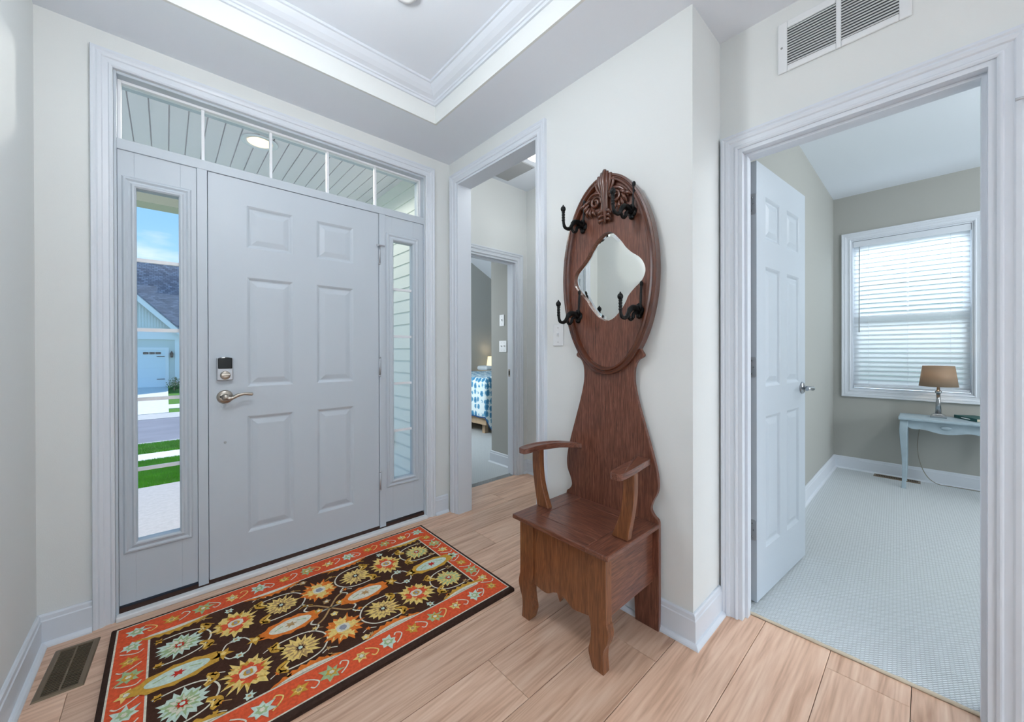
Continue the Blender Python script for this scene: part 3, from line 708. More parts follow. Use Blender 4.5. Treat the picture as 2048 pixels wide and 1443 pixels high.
# cast iron hooks
def hook(y, z, flip):
    X0 = HB-.006
    mb = MB()
    mb.lathe([(.024, .004), (.022, -.004), (.014, -.010), (.006, -.013)], (X0, y, z), 16, 0)
    mb.ball((X0-.006, y, z+.022), .012).ball((X0-.006, y, z-.022), .012).ball((X0-.022, y, z+.010), .014, sc=(1.2, .8, 1))
    # long arm out from the board and up to a knob
    mb.tube(catmull([(X0-.008, y, z), (X0-.045, y, z+.012), (X0-.075, y, z+.004), (X0-.105, y, z-.030), (X0-.136, y, z-.034), (X0-.149, y, z-.014), (X0-.152, y, z+.042)], 5), [.013]*6+[.012]*6+[.009]*6+[.0075]*6+[.0065]*7, 8)
    for i in range(4): mb.lathe([(.0065, 0), (.0085, .004), (.0065, .008)], (X0-.151, y, z-.006+i*.012), 8)
    mb.ball((X0-.152, y, z+.049), .012, sc=(1, 1, 1.15)).lathe([(.006, 0), (.002, .01)], (X0-.152, y, z+.058), 8)
    # upright prong close to the board
    mb.tube(catmull([(X0-.010, y-.010, z+.004), (X0-.022, y-.016, z+.02), (X0-.018, y-.016, z+.06), (X0-.014, y-.016, z+.112)], 5), [.007]*6+[.0055]*10, 7)
    mb.ball((X0-.014, y-.016, z+.114), .008, sc=(1, 1, 1.6))
    # small lower hook
    mb.tube(catmull([(X0-.03, y, z-.004), (X0-.050, y, z-.014), (X0-.058, y, z-.034), (X0-.076, y, z-.040), (X0-.088, y, z-.030)], 5), [.008]*10+[.0065]*11, 7).ball((X0-.088, y, z-.029), .008)
    o = mb.build('coat_hook', 'cast_iron', ht); o['label'] = 'black cast iron coat hook with knobbed arm'
for y, z in ((1.130, 1.776), (.868, 1.776), (1.160, 1.342), (.834, 1.342)): hook(y, z, 1)
# seat box
SZ = .450
MB().box(1.215, 1.45, .852, 1.146, SZ-.020, SZ+.001).build('seat_lid', 'oak_horizontal', ht, bevel=.002)
MB().box(1.135, 1.215, .846, 1.152, SZ-.020, SZ+.001).build('seat_front_board', 'oak_horizontal', ht, bevel=.004)
MB().box(1.452, 1.517, .852, 1.146, SZ-.020, SZ).build('seat_back_strip', 'oak_horizontal', ht, bevel=.002)
for s in (-1, 1):
    y0, y1 = sorted((HC+s*.1475, HC+s*.246))
    MB().box(1.135, 1.517, y0, y1, SZ-.020, SZ).build('seat_side_strip', 'oak_depth', ht, bevel=.004)
    ys = HC+s*.218; y0, y1 = sorted((ys, ys-s*.016))
    MB().box(1.195, 1.515, y0, y1, .20, SZ-.02).build('side_panel', 'oak_depth', ht, bevel=.001)
    # front legs, sawn to a cabriole outline
    out = [(.222, .430), (.222, .21), (.226, .18), (.232, .148), (.224, .115), (.211, .085), (.208, .05), (.212, .0)]
    inn = [(.168, .0), (.160, .012), (.146, .055), (.152, .09), (.158, .13), (.154, .165), (.145, .20), (.143, .24), (.143, .430)]
    lg = catmull(out, 4)+catmull(inn, 4)
    MB().prism([(HC+s*a, b) for a, b in lg], lambda a, b, d: (1.160+d, a, b), 0, .038).build('leg', 'oak_front', ht, bevel=.002)
fp = [(HC-.143, .430), (HC-.143, .225)]
scal = [(-.143, .178), (-.10, .170), (-.065, .166), (-.036, .182), (-.014, .190), (0, .160), (.014, .190), (.036, .182), (.065, .164), (.10, .162), (.143, .170)]
fpp = [(HC-.143, .430)]+[(HC+a, b) for a, b in (catmull(scal[:5], 4)+scal[5:6]+catmull(scal[6:], 4))]+[(HC+.143, .430)]
MB().prism(fpp, lambda a, b, d: (1.168+d, a, b), 0, .018).build('front_panel', 'oak_front', ht, bevel=.001)
MB().box(1.19, 1.515, .80, 1.20, .196, .206).build('box_bottom', 'oak_horizontal', ht)
# arms
for s in (-1, 1):
    top = catmull([(1.188, .252), (1.20, .266), (1.26, .268), (1.32, .262), (1.38, .250), (1.45, .233), (1.50, .215), (HB+.002, .200)], 4)
    bot = catmull([(HB+.002, .148), (1.49, .160), (1.44, .178), (1.38, .196), (1.31, .208), (1.25, .213), (1.205, .216), (1.188, .228)], 4)
    pl = [(x, HC+s*w) for x, w in top+bot]
    mb = MB(); zz = lambda x: .700+.022*(1-abs((x-1.30)/.22)**2) if x < 1.52 else .70
    n = len(pl)
    mb.add([(x, y, zz(x)-.010) for x, y in pl]+[(x, y, zz(x)+.014) for x, y in pl], [tuple(range(n)), tuple(range(2*n-1, n-1, -1))]+[(i, n+i, n+(i+1) % n, (i+1) % n) for i in range(n)])
    mb.build('armrest', 'oak_depth', ht, bevel=.004)
    post = catmull([(.218, .712), (.217, .65), (.213, .60), (.203, .55), (.186, .50), (.166, .452)], 4)+catmull([(.236, .452), (.242, .49), (.252, .54), (.261, .60), (.265, .65), (.265, .712)], 4)
    MB().prism([(HC+s*w, z_) for w, z_ in post], lambda a, b, d: (1.282+d, a, b), 0, .030).build('arm_post', 'oak_front', ht, bevel=.003)

# ------------------------------------------------------------------ rug
RX, RY, RW, RH = -.172, 2.275, 1.424, .915
rg = empty('entry_rug', (.54, 1.82, 0), 'brown and coral floral hooked rug laid before the entry door', 'rug')
RC = {'rug_brown': (72, 48, 38), 'rug_coral': (222, 92, 58), 'rug_cream': (226, 222, 204), 'rug_gold': (206, 158, 66), 'rug_yellow': (236, 206, 126), 'rug_sage': (168, 190, 142), 'rug_orange': (226, 124, 52), 'rug_mint': (206, 224, 210), 'rug_tan': (186, 150, 102), 'rug_red': (196, 56, 44), 'rug_edge': (62, 46, 40), 'rug_grey': (150, 152, 164)}
for n_, c_ in RC.items(): mat(n_, c_, .95, bump=(380, .7), var=(90, .16), spec=.1)
RM = list(RC)
def ri(n_): return RM.index('rug_'+n_)
def rp_(u, v, h): return (RX+u*RW, RY-v*RH, h)
mb = MB(); T = .020
pts = [(0, .002), (.004, .011), (.012, T), (.02, T)]
x0, x1, y0, y1 = RX, RX+RW, RY-RH, RY
vs = []
for i, (ins, h) in enumerate([(0, 0), (0, .013), (.004, .0185), (.012, T)]):
    vs += [(x0+ins, y0+ins, h), (x1-ins, y0+ins, h), (x1-ins, y1-ins, h), (x0+ins, y1-ins, h)]
fs = []
for k in range(3):
    for j in range(4): fs.append((k*4+j, k*4+(j+1) % 4, (k+1)*4+(j+1) % 4, (k+1)*4+j))
fs += [(12, 13, 14, 15), (3, 2, 1, 0)]
MB().add(vs, fs).build('backing', 'rug_edge', rg)
pt = MB(); LAY = [T]
def poly_uv(P, m, lay): pt.add([rp_(u, v, T+.0004*lay) for u, v in P], [tuple(range(len(P)))], ri(m))
def rect(u0, u1, v0, v1, m, lay): poly_uv([(u0, v0), (u0, v1), (u1, v1), (u1, v0)], m, lay)
ASP = RW/RH
def star(u, v, r, n, spike, m, lay, rot=0, sx=1., sy=1., jit=.12):
    P = []
    for i in range(2*n):
        a = rot+pi*i/n; q = r*(1+random.uniform(-jit, jit))*(1 if i % 2 == 0 else 1-spike)
        P.append((u+q*cos(a)*sx/RW, v+q*sin(a)*sy/RH))
    poly_uv(P[::-1], m, lay)
def strip(P, w, m, lay, n=6):
    Q = catmull(P, n); 
    Q = [(u*RW, v*RH) for u, v in Q]
    Lp, Rp = [], []
    for i, p in enumerate(Q):
        a = Q[max(0, i-1)]; b = Q[min(len(Q)-1, i+1)]; t = Vector((b[0]-a[0], b[1]-a[1])).normalized()
        Lp.append((p[0]-t.y*w/2, p[1]+t.x*w/2)); Rp.append((p[0]+t.y*w/2, p[1]-t.x*w/2))
    for i in range(len(Q)-1):
        poly_uv([(a/RW, b/RH) for a, b in (Lp[i], Lp[i+1], Rp[i+1], Rp[i])], m, lay)
rect(.012, .988, .02, .98, 'cream', 1); rect(.016, .984, .026, .974, 'coral', 2)
rect(.080, .920, .158, .846, 'cream', 3); rect(.0845, .9155, .165, .839, 'brown', 4)
C1, C2 = .328, .694
def rosette(u, v, cols, r=.070):
    a, b, c, d = cols
    star(u, v, r, 17, .30, a, 7, sx=1.02, jit=.16); star(u, v, r*.80, 15, .38, b, 8, rot=.2, jit=.22); star(u, v, r*.62, 13, .40, c, 9, jit=.22); star(u, v, r*.42, 10, .45, b, 10, rot=.3, jit=.2)
    star(u, v, r*.28, 8, .4, d, 11); star(u, v, r*.12, 6, .1, 'mint', 12)
for u, cs in ((.145, ('mint', 'sage', 'cream', 'red')), (.388, ('yellow', 'tan', 'yellow', 'brown')), (.62, ('yellow', 'tan', 'yellow', 'brown')), (.862, ('yellow', 'sage', 'yellow', 'red'))):
    for v in (C1, C2): rosette(u, v, cs)
def medal(u, v, kind):
    fr, ins, core, in2 = {'red': ('yellow', 'coral', 'cream', 'gold'), 'sun': ('orange', 'yellow', 'cream', 'grey')}[kind]
    star(u, v, .080, 18, .26, fr, 7, sx=1., sy=1.08, jit=.18); star(u, v, .066, 16, .30, 'gold' if kind == 'red' else 'yellow', 8, rot=.1, sy=1.06, jit=.2); star(u, v, .055, 13, .24, ins, 9, rot=.15, sy=1.06, jit=.16)
    for sx, sy in ((-1, -1), (1, -1), (1, 1), (-1, 1)):
        star(u+sx*.034/RW, v+sy*.034/RH, .020, 5, .45, 'yellow' if kind == 'red' else 'orange', 10)
    a, b = .026/RW, .024/RH
    poly_uv([(u-a, v-b*.5), (u-a*.5, v-b), (u+a*.5, v-b), (u+a, v-b*.5), (u+a, v+b*.5), (u+a*.5, v+b), (u-a*.5, v+b), (u-a, v+b*.5)][::-1], core, 11)
    star(u, v, .016, 8, .1, in2, 12); rect(u-.006/RW, u+.006/RW, v-.009/RH, v+.009/RH, 'grey', 13)
for v in (C1, C2): medal(.50, v, 'sun'); medal(.27, v, 'red'); medal(.735, v, 'red')
def lens(u, v, ru, rv, edge, core, dot):
    P = []; n = 22
    for i in range(n): a = 2*pi*i/n; P.append((a, 1 if i % 2 else 1.16))
    f = lambda a, k: (u+ru*k*cos(a)*abs(cos(a))**.25, v+rv*k*sin(a)*(1 if abs(sin(a)) > .2 else .8))
    poly_uv([f(a, k) for a, k in P][::-1], edge, 7)
    poly_uv([f(2*pi*i/30, .74) for i in range(30)][::-1], core, 8); star(u, v, .02, 6, .55, dot, 9, sx=1.2)
    for s in (-1, 1): strip([(u+s*ru*.25, v-rv*.2), (u+s*ru*.55, v+rv*.05)], .005, 'sage', 9, 2)
CV = .510
lens(.61, CV, .075, .055, 'orange', 'cream', 'tan'); lens(.39, CV, .075, .055, 'orange', 'cream', 'tan')
lens(.862, CV, .085, .055, 'gold', 'mint', 'red'); lens(.14, CV, .085, .055, 'gold', 'mint', 'red')
for u in (.262, .742):
    for v in (.452, .568, .818, .205): star(u, v, .020, 6, .42, 'mint', 8, jit=.2); star(u, v, .006, 6, .1, 'tan', 9)
for u, v in ((.23, CV), (.302, CV), (.70, CV), (.775, CV)): star(u, v, .034, 5, .55, 'gold', 7, rot=.4); star(u, v, .012, 5, .3, 'yellow', 8)
def curl(u, v, s, t):
    strip([(u+s*.018, v-t*.035), (u-s*.004, v-t*.018), (u-s*.006, v+t*.006), (u+s*.012, v+t*.026)], .013, 'gold', 7, 4)
    strip([(u+s*.020, v-t*.026), (u+s*.008, v-t*.008), (u+s*.012, v+t*.014)], .007, 'yellow', 8, 4)
    star(u+s*.003, v+t*.004, .020, 5, .5, 'gold', 7)
for u0, s in ((.205, -1), (.335, 1), (.667, -1), (.803, 1)):
    for vc in (C1, C2):
        for t in (-1, 1): curl(u0, vc+t*.072, s, t)
# vines framing the rosettes
for u in (.145, .388, .62, .862):
    for vc in (C1, C2):
        for t in (-1, 1):
            s = 1 if u in (.388, .145) else -1
            strip([(u-s*.052, vc+t*.088), (u, vc+t*.092), (u+s*.04, vc+t*.075), (u+s*.062, vc+t*.035), (u+s*.068, vc)], .006, 'cream', 6)
for s in (-1, 1):
    for t in (-1, 1):
        strip([(.5, CV), (.5+s*.03, CV+t*.06), (.5+s*.055, CV+t*.085)], .008, 'tan', 6)
        strip([(.5+s*.052, CV+t*.03), (.5+s*.065, CV+t*.06), (.5+s*.05, CV+t*.09), (.5+s*.065, CV+t*.12)], .007, 'cream', 6)
for u, v, m in ((.468, CV-.012, 'gold'), (.53, CV-.012, 'gold'), (.5, CV-.06, 'tan'), (.5, CV+.06, 'yellow'), (.47, .20, 'tan'), (.535, .82, 'yellow')):
    star(u, v, .018, 5, .3, m, 8); star(u, v, .008, 5, .3, 'cream', 9)
for s in (-1, 1):
    strip([(.5-.06, CV+s*.005), (.5, CV), (.5+.06, CV-s*.005)], .006, 'cream', 6)
# filler buds and leaves
for u in (.205, .335, .44, .56, .667, .803):
    for v in (.19, .245, .41, .61, .775, .815):
        du = random.uniform(-.01, .01)
        star(u+du, v, .012, 5, .5, random.choice(('gold', 'yellow', 'tan', 'orange')), 6, rot=random.random())
        strip([(u+du-.018, v+.012), (u+du, v), (u+du+.02, v+.016)], .004, random.choice(('tan', 'cream', 'gold')), 5, 3)
for u in (.26, .74):
    for v0 in (.46, .56):
        strip([(u-.035, CV), (u-.02, v0), (u, v0), (u+.02, v0), (u+.035, CV)], .005, 'cream', 6, 4)
# half medallions against the border
for i, u in enumerate((.135, .385, .615, .865)):
    m = 'gold' if i in (0, 3) else 'orange'
    for v0, t in ((.165, 1), (.839, -1)):
        P = [(u-.085, v0)]; n = 16
        for k in range(1, n): x = -1+2*k/n; P.append((u+.085*x, v0+t*(.034+.014*(k % 2))*(1-x*x)))
        P.append((u+.085, v0)); poly_uv(P if t > 0 else P[::-1], m, 6)
        Q = [(u+.07*x, v0+t*.018*(1-x*x)) for x in [-1+2*k/12 for k in range(13)]]; poly_uv(Q if t > 0 else Q[::-1], 'cream', 7)
for u, s in ((.0845, 1), (.9155, -1)):
    for v in (.24, .41, .60, .78):
        star(u+s*.018, v, .018, 6, .45, 'gold' if s > 0 else 'tan', 6)
# border flowers and scrolls
def bflower(u, v, i):
    a, b, c = (('mint', 'sage', 'cream'), ('gold', 'yellow', 'tan'), ('sage', 'gold', 'cream'), ('yellow', 'tan', 'cream'))[i % 4]
    big = i % 2 == 0
    star(u, v, .040 if big else .030, 7 if big else 6, .45, a, 5, rot=random.random(), jit=.22); star(u, v, .022 if big else .016, 6, .4, b, 6, jit=.2); star(u, v, .009, 6, .2, c, 7)
U = [.055+.0742*i for i in range(13)]
for i, u in enumerate(U):
    for v in (.092, .912):
        bflower(u, v, i+(v > .5))
        if i < 12:
            m = u+.037; s = 1 if i % 2 else -1
            strip([(m-.020, v+s*.03), (m-.004, v+s*.012), (m+.006, v-s*.012), (m-.006, v-s*.03), (m-.014, v-s*.018)], .005, 'cream' if i % 3 else 'yellow', 5, 4)
for j in range(7):
    v = .20+.103*j
    for u in (.048, .952):
        bflower(u, v, j+(u > .5))
        s = 1 if j % 2 else -1
        strip([(u+s*.022, v+.03), (u+s*.004, v+.05), (u-s*.014, v+.06), (u-s*.024, v+.045)], .005, 'cream', 5, 4)
pt.build('pattern', RM, rg)

# ------------------------------------------------------------------ floor register, grille, switches, detector
def register(name, label, loc, lx, ly, nslat, along, rz=0, fw=.018, two=True):
    r = empty(name, loc, label, 'floor register', rz=rz)
    wall(MB(), 1, 0, 1, -lx/2, lx/2, -ly/2, ly/2, [(-lx/2+fw, lx/2-fw, -ly/2+fw, ly/2-fw)])
    mb = MB(); 
    a, b = lx/2, ly/2
    vs = []
    for ins, h in ((0, 0), (.004, .004), (fw-.003, .005), (fw, .003), (fw, -.002)):
        vs += [(-a+ins, -b+ins, h), (a-ins, -b+ins, h), (a-ins, b-ins, h), (-a+ins, b-ins, h)]
    fs = [(k*4+j, k*4+(j+1) % 4, (k+1)*4+(j+1) % 4, (k+1)*4+j) for k in range(4) for j in range(4)]
    mb.add(vs, fs).build('frame', 'bronze_register', r, local=True)
    MB().box(-a+fw, a-fw, -b+fw, b-fw, .0002, .0008).build('dark_backing', 'slot_shade', r, local=True)  # near-black sheet in place of the shade below the slats
    first = None
    for i in range(nslat):
        t = (i+.5)/nslat
        if first is None:
            m2 = MB().box(-a+fw, a-fw, -.0011, .0011, .0008, .0036) if along == 0 else MB().box(-.0016, .0016, -b+fw, b-fw, .0008, .0040)
            first = m2.build('slat', 'bronze_register', r, local=True); o = first
        else: o = inst(first, r)
        o.location = (0, -b+fw+(2*b-2*fw)*t, 0) if along == 0 else (-a+fw+(2*a-2*fw)*t, 0, 0)
    MB().box(-.0025, .0025, -b+fw, b-fw, .0008, .0035).build('rib', 'bronze_register', r, local=True) if along == 0 else MB().box(-a+fw, a-fw, -.002, .002, .0008, .0035).build('rib', 'bronze_register', r, local=True)
    return r
register('floor_register', 'bronze floor register beside the rug and the corner baseboard', (-.272, 2.152, .0), .122, .292, 26, 0, rz=radians(-3))
register('floor_register', 'brown floor register in the carpet below the den window', (4.90, .19, .006), .10, .30, 24, 0)
gr = empty('return_air_grille', (XR2, .222, 2.388), 'white louvred return air grille high above the den door', 'vent')
GY0, GY1, GZ0, GZ1 = .035, .409, 2.288, 2.488
wall(MB(), 0, XR2-.008, XR2, GY0, GY1, GZ0, GZ1, [(.065, .214, 2.312, 2.460), (.229, .378, 2.312, 2.460)]).build('frame', 'plastic_white', gr, bevel=.003)
MB().box(XR2-.0015, XR2-.0005, .06, .38, 2.31, 2.462).build('dark_backing', 'grille_shadow', gr)  # dark sheet painted as the shade between the louvers
first = None
for y in (.1395, .3035):
    for i in range(14):
        if first is None:
            first = MB().box(-.0008, .0008, -.0748, .0748, -.0052, .0052).build('louver', 'plastic_white', gr, local=True); o = first
        else: o = inst(first, gr)
        o.location = (-.0045, y-.222, 2.3175+i*.0105-2.388); o.rotation_euler = (0, radians(40), 0)
MB().lathe([(.004, 0), (.004, -.0015), (.001, -.002)], (XR2-.008, .396, 2.388), 10, 0).build('screw', 'lead_grey', gr)
def switch(name, label, fn, a, z, w, n, gap=False, group=None):
    s = empty(name, fn(a, z, 0), label, 'switch', group)
    MB().prism([(a-w/2, z-.0585), (a+w/2, z-.0585), (a+w/2, z+.0585), (a-w/2, z+.0585)], fn, 0, .006).build('plate', 'plastic_white', s, bevel=.003)
    for i in range(n):
        c = a+(i-(n-1)/2)*.046
        MB().prism([(c-.005, z-.012), (c+.005, z-.012), (c+.005, z+.012), (c-.005, z+.012)], fn, .006, .0075).prism([(c-.0035, z), (c+.0035, z), (c+.003, z+.010), (c-.003, z+.010)], fn, .0075, .017).build('toggle', 'plastic_white', s)
        for dz in (-.038, .038): MB().prism([(c+.003*cos(k*pi/4), z+dz+.003*sin(k*pi/4)) for k in range(8)], fn, .006, .0068).build('screw', 'lead_grey', s)
    return s
switch('light_switch', 'white toggle switch plate on the wall just behind the hall tree', onX(XR, -1), 1.328, 1.258, .072, 1)
switch('light_switch', 'white double switch plate on the grey bedroom stub wall', onX(2.55, -1), 2.93, 1.222, .115, 2)
switch('fan_control', 'white fan control plate above the other on the bedroom stub wall', onX(2.55, -1), 2.945, 1.49, .072, 1)
tag(MB().lathe([(.058, 0), (.058, -.012), (.052, -.026), (.030, -.034), (.028, -.030), (.012, -.030), (.010, -.036), (.001, -.036)], (.762, 1.512, ZT), 32).build('smoke_detector', 'plastic_white'), 'round white smoke detector on the tray ceiling', 'smoke detector')
PX, PY = .24, 1.10
fl = empty('fill_globe', (PX, PY, ZT), 'added white glass globe on a short stem, out of view, to brighten the foyer', 'light')
MB().lathe([(.06, 0), (.06, -.012), (.02, -.025)], (PX, PY, ZT), 28).tube([(PX, PY, ZT-.02), (PX, PY, 2.41)], .006, 8).build('stem', 'nickel', fl)
MB().ball((PX, PY, 2.32), .10, n=20).build('globe', 'fill_globe_glass', fl)
light('foyer_fill', 'POINT', (PX, PY, 2.32), 33, NEUT, radius=.10)  # added to brighten the foyer; the fixture is out of view
def added_uplight(label, x, y, power):  # added uplights behind the camera, bounced off the ceiling as fill
    t = empty('added_floor_lamp', (x, y, 0), label, 'lamp')
    MB().lathe([(.15, 0), (.15, .015), (.03, .03), (.012, .06)], (x, y, 0), 28).build('base', 'nickel', t)
    MB().tube([(x, y, .05), (x, y, 1.66)], .012, 10).build('pole', 'nickel', t)
    MB().lathe([(.02, 1.65), (.08, 1.67), (.15, 1.72), (.19, 1.79), (.186, 1.79), (.145, 1.725), (.07, 1.68), (.02, 1.665)], (x, y, 0), 32).build('bowl', 'bed_linen', t)
    light('uplight_fill', 'SPOT', (x, y, 1.74), power, NEUT, rot=(pi, 0, 0), radius=.06).data.spot_size = radians(150)
added_uplight('added unseen uplight in the great room, toward the back wall', -.6, -3.3, 160)
added_uplight('added unseen uplight in the great room by the foyer corner', -1.3, -2.0, 150)
# hall ceiling light and hatch panel
hl = empty('ceiling_light', (2.13, 1.98, ZH), 'glowing flush ceiling light glimpsed in the little hall', 'light')
MB().lathe([(.15, 0), (.15, -.018)], (2.13, 1.98, ZH), 36).build('rim', 'plastic_white', hl)
MB().lathe([(.145, -.016), (.13, -.045), (.08, -.07), (.001, -.08)], (2.13, 1.98, ZH), 36).build('dome', 'dome_glow', hl)
light('hall_lamp', 'POINT', (2.13, 1.85, 2.52), 5, NEUT, radius=.1)
vp = empty('ceiling_vent_panel', (2.2, 2.39, ZH), 'plain grey vent panel on the hall ceiling', 'vent')
MB().box(2.11, 2.29, 2.22, 2.56, ZH-.010, ZH).build('panel', 'lead_grey', vp, bevel=.003)
for y in (2.24, 2.54): MB().lathe([(.005, 0), (.004, -.003)], (2.272, y, ZH-.010), 8).build('screw', 'chrome_dark', vp)
# small hook on the casing at the picture's edge
hk = empty('casing_hook', (XR2-.02, -.196, 1.891), 'small metal catch screwed to the near den door casing', 'hook')
MB().tube([(XR2-.02, -.212, 1.897), (XR2-.034, -.192, 1.892), (XR2-.040, -.176, 1.889), (XR2-.040, -.170, 1.889)], [.005, .004, .004, .005], 8).build('arm', 'steel', hk)
MB().box(XR2-.026, XR2-.018, -.222, -.200, 1.885, 1.910).build('plate', 'steel', hk, bevel=.002)

# ------------------------------------------------------------------ den furniture
tb = empty('side_table', (4.76, -.10, .006), 'small pale blue-grey table with curved legs under the den window', 'table')
TX_0, TX_1, TY_0, TY_1 = 4.59, 4.93, -.375, .168
MB().box(TX_0, TX_1, TY_0, TY_1, .585, .606).build('table_top', 'table_paint', tb, bevel=.005)
ap = [(-.355, .585), (-.355, .535)]+catmull([(-.335, .525), (-.28, .512), (-.22, .516), (-.16, .500), (-.10, .492), (-.04, .500), (.02, .516), (.08, .512), (.125, .535)], 4)+[(.148, .535), (.148, .585)]
MB().prism(ap, lambda a, b, d: (4.622+d, a, b), 0, .018).build('apron', 'table_paint', tb)
MB().prism(ap, lambda a, b, d: (4.898+d, a, b), 0, .012).build('apron', 'table_paint', tb)
for y in (-.352, .140): MB().box(4.64, 4.90, y-.008, y+.008, .525, .585).build('apron_side', 'table_paint', tb)
MB().ball((4.618, -.10, .545), .02, sc=(.35, 1.6, .7)).build('carved_shell', 'table_paint', tb)
for x, sx in ((4.635, -1), (4.898, .15)):
    for y, sy in ((.132, 1), (-.342, -1)):
        P = catmull([(x, y, .586), (x+sx*.010, y+sy*.006, .50), (x+sx*.010, y+sy*.004, .40), (x-sx*.004, y, .25), (x-sx*.002, y, .12), (x+sx*.018, y+sy*.004, .006)], 5)
        mb = MB(); vs = []; n = len(P)
        for i, p in enumerate(P):
            t = i/(n-1); w = .024*(1-t)+.013*t; w *= 1+.12*sin(t*pi*2)
            vs += [(p[0]-w, p[1]-w, p[2]), (p[0]+w, p[1]-w, p[2]), (p[0]+w, p[1]+w, p[2]), (p[0]-w, p[1]+w, p[2])]
        fs = [(i*4+j, i*4+(j+1) % 4, i*4+4+(j+1) % 4, i*4+4+j) for i in range(n-1) for j in range(4)]+[(0, 1, 2, 3), (4*n-1, 4*n-2, 4*n-3, 4*n-4)]
        mb.add(vs, fs).build('leg', 'table_paint', tb, bevel=.003)
TL = (4.80, -.062, .606)
lp = empty('table_lamp', TL, 'lit table lamp with taupe shade and silver column base in the den', 'lamp')
MB().lathe([(.046, 0), (.046, .014), (.040, .016), (.040, .022), (.030, .026), (.026, .030), (.026, .034)], TL, 4, square=True).build('base', 'chrome_dark', lp, bevel=.001)
MB().lathe([(.019, .034), (.013, .205)], TL, 8).lathe([(.018, .205), (.021, .212), (.021, .222), (.014, .228), (.010, .232), (.006, .30)], TL, 16).build('column', 'chrome_dark', lp)
MB().lathe([(.114, .262), (.093, .434)], TL, 40).build('shade', 'linen_shade', lp)
lpo = lp.children[-1]
for p in lpo.data.polygons: pass
me = lpo.data
# open the shade: drop the two caps and give it thickness
import bmesh as _bm
b_ = _bm.new(); b_.from_mesh(me); _bm.ops.delete(b_, geom=[f for f in b_.faces if len(f.verts) > 4], context='FACES'); b_.to_mesh(me); b_.free()
md = lpo.modifiers.new('thick', 'SOLIDIFY'); md.thickness = .002
MB().ball((TL[0], TL[1], TL[2]+.345), .026, sc=(1, 1, 1.3)).build('bulb', 'lamp_glow', lp)
light('den_table_lamp', 'POINT', (TL[0], TL[1], TL[2]+.36), 1.3, WARM, radius=.03)
cdp = catmull([(4.944, .03, .60), (4.950, .05, .45), (4.955, .06, .30), (4.950, .04, .16), (4.942, 0, .06), (4.940, -.06, .012), (4.939, -.14, .010), (4.941, -.24, .010), (4.939, -.34, .012), (4.941, -.5, .012)], 5)
tag(MB().tube(cdp, .003, 6).build('power_cord', 'cable_grey'), 'thin grey lamp cord hanging behind the den table', 'cord')
bk = empty('book', (4.70, -.262, .606), 'dark green hardback book lying on the den table', 'book', rz=atan2(.11, .2))
MB().box(0, .222, -.122, -.002, .003, .022).build('page_block', 'book_paper', bk, local=True)
MB().box(-.002, .226, -.126, .0, 0, .003).box(-.002, .226, -.126, .0, .022, .025).box(-.002, .226, -.001, .003, 0, .025).build('cover', 'book_green', bk, local=True, bevel=.001)
MB().box(.06, .15, .003, .0034, .009, .016).build('spine_title', 'print_white', bk, local=True)
light('den_ceiling_fill', 'POINT', (3.3, -1.2, 2.45), 31, NEUT, radius=.15)  # added lamp to brighten the den, out of view
dl = empty('ceiling_light', (3.3, -1.2, ZD), 'added flush dome light on the unseen part of the den ceiling', 'light')
MB().lathe([(.16, 0), (.16, -.02)], (3.3, -1.2, ZD), 32).build('rim', 'plastic_white', dl); MB().lathe([(.155, -.018), (.13, -.05), (.07, -.075), (.001, -.085)], (3.3, -1.2, ZD), 32).build('dome', 'dome_glow', dl)
tag(MB().lathe([(.04, 0), (.038, -.008), (.001, -.010)], (3.36, .06, ZD), 24).build('sprinkler_cover', 'paint_ceiling'), 'small round white cover plate on the den ceiling', 'cover plate')

# ------------------------------------------------------------------ bedroom
bd = empty('bed', (3.9, 5.1, .006), 'bed with blue block-print quilt glimpsed through the hall doorway', 'bed')
BX0, BX1, BYf, BYh, BT = 3.22, 4.72, 4.06, 6.12, .80
MB().box(BX0+.03, BX1-.03, BYf+.04, BYh, .15, .30).build('bed_frame', 'bed_wood', bd, bevel=.01)
for x in (BX0+.16, BX1-.12):
    for y in (BYf+.62, BYf+.22, BYh-.1): MB().box(x-.03, x+.03, y-.03, y+.03, .006, .15).build('leg', 'bed_wood', bd)
MB().box(BX0+.03, BX1-.03, BYf+.03, BYh, .30, BT-.02).build('mattress', 'bed_linen', bd, bevel=.05, seg=4)
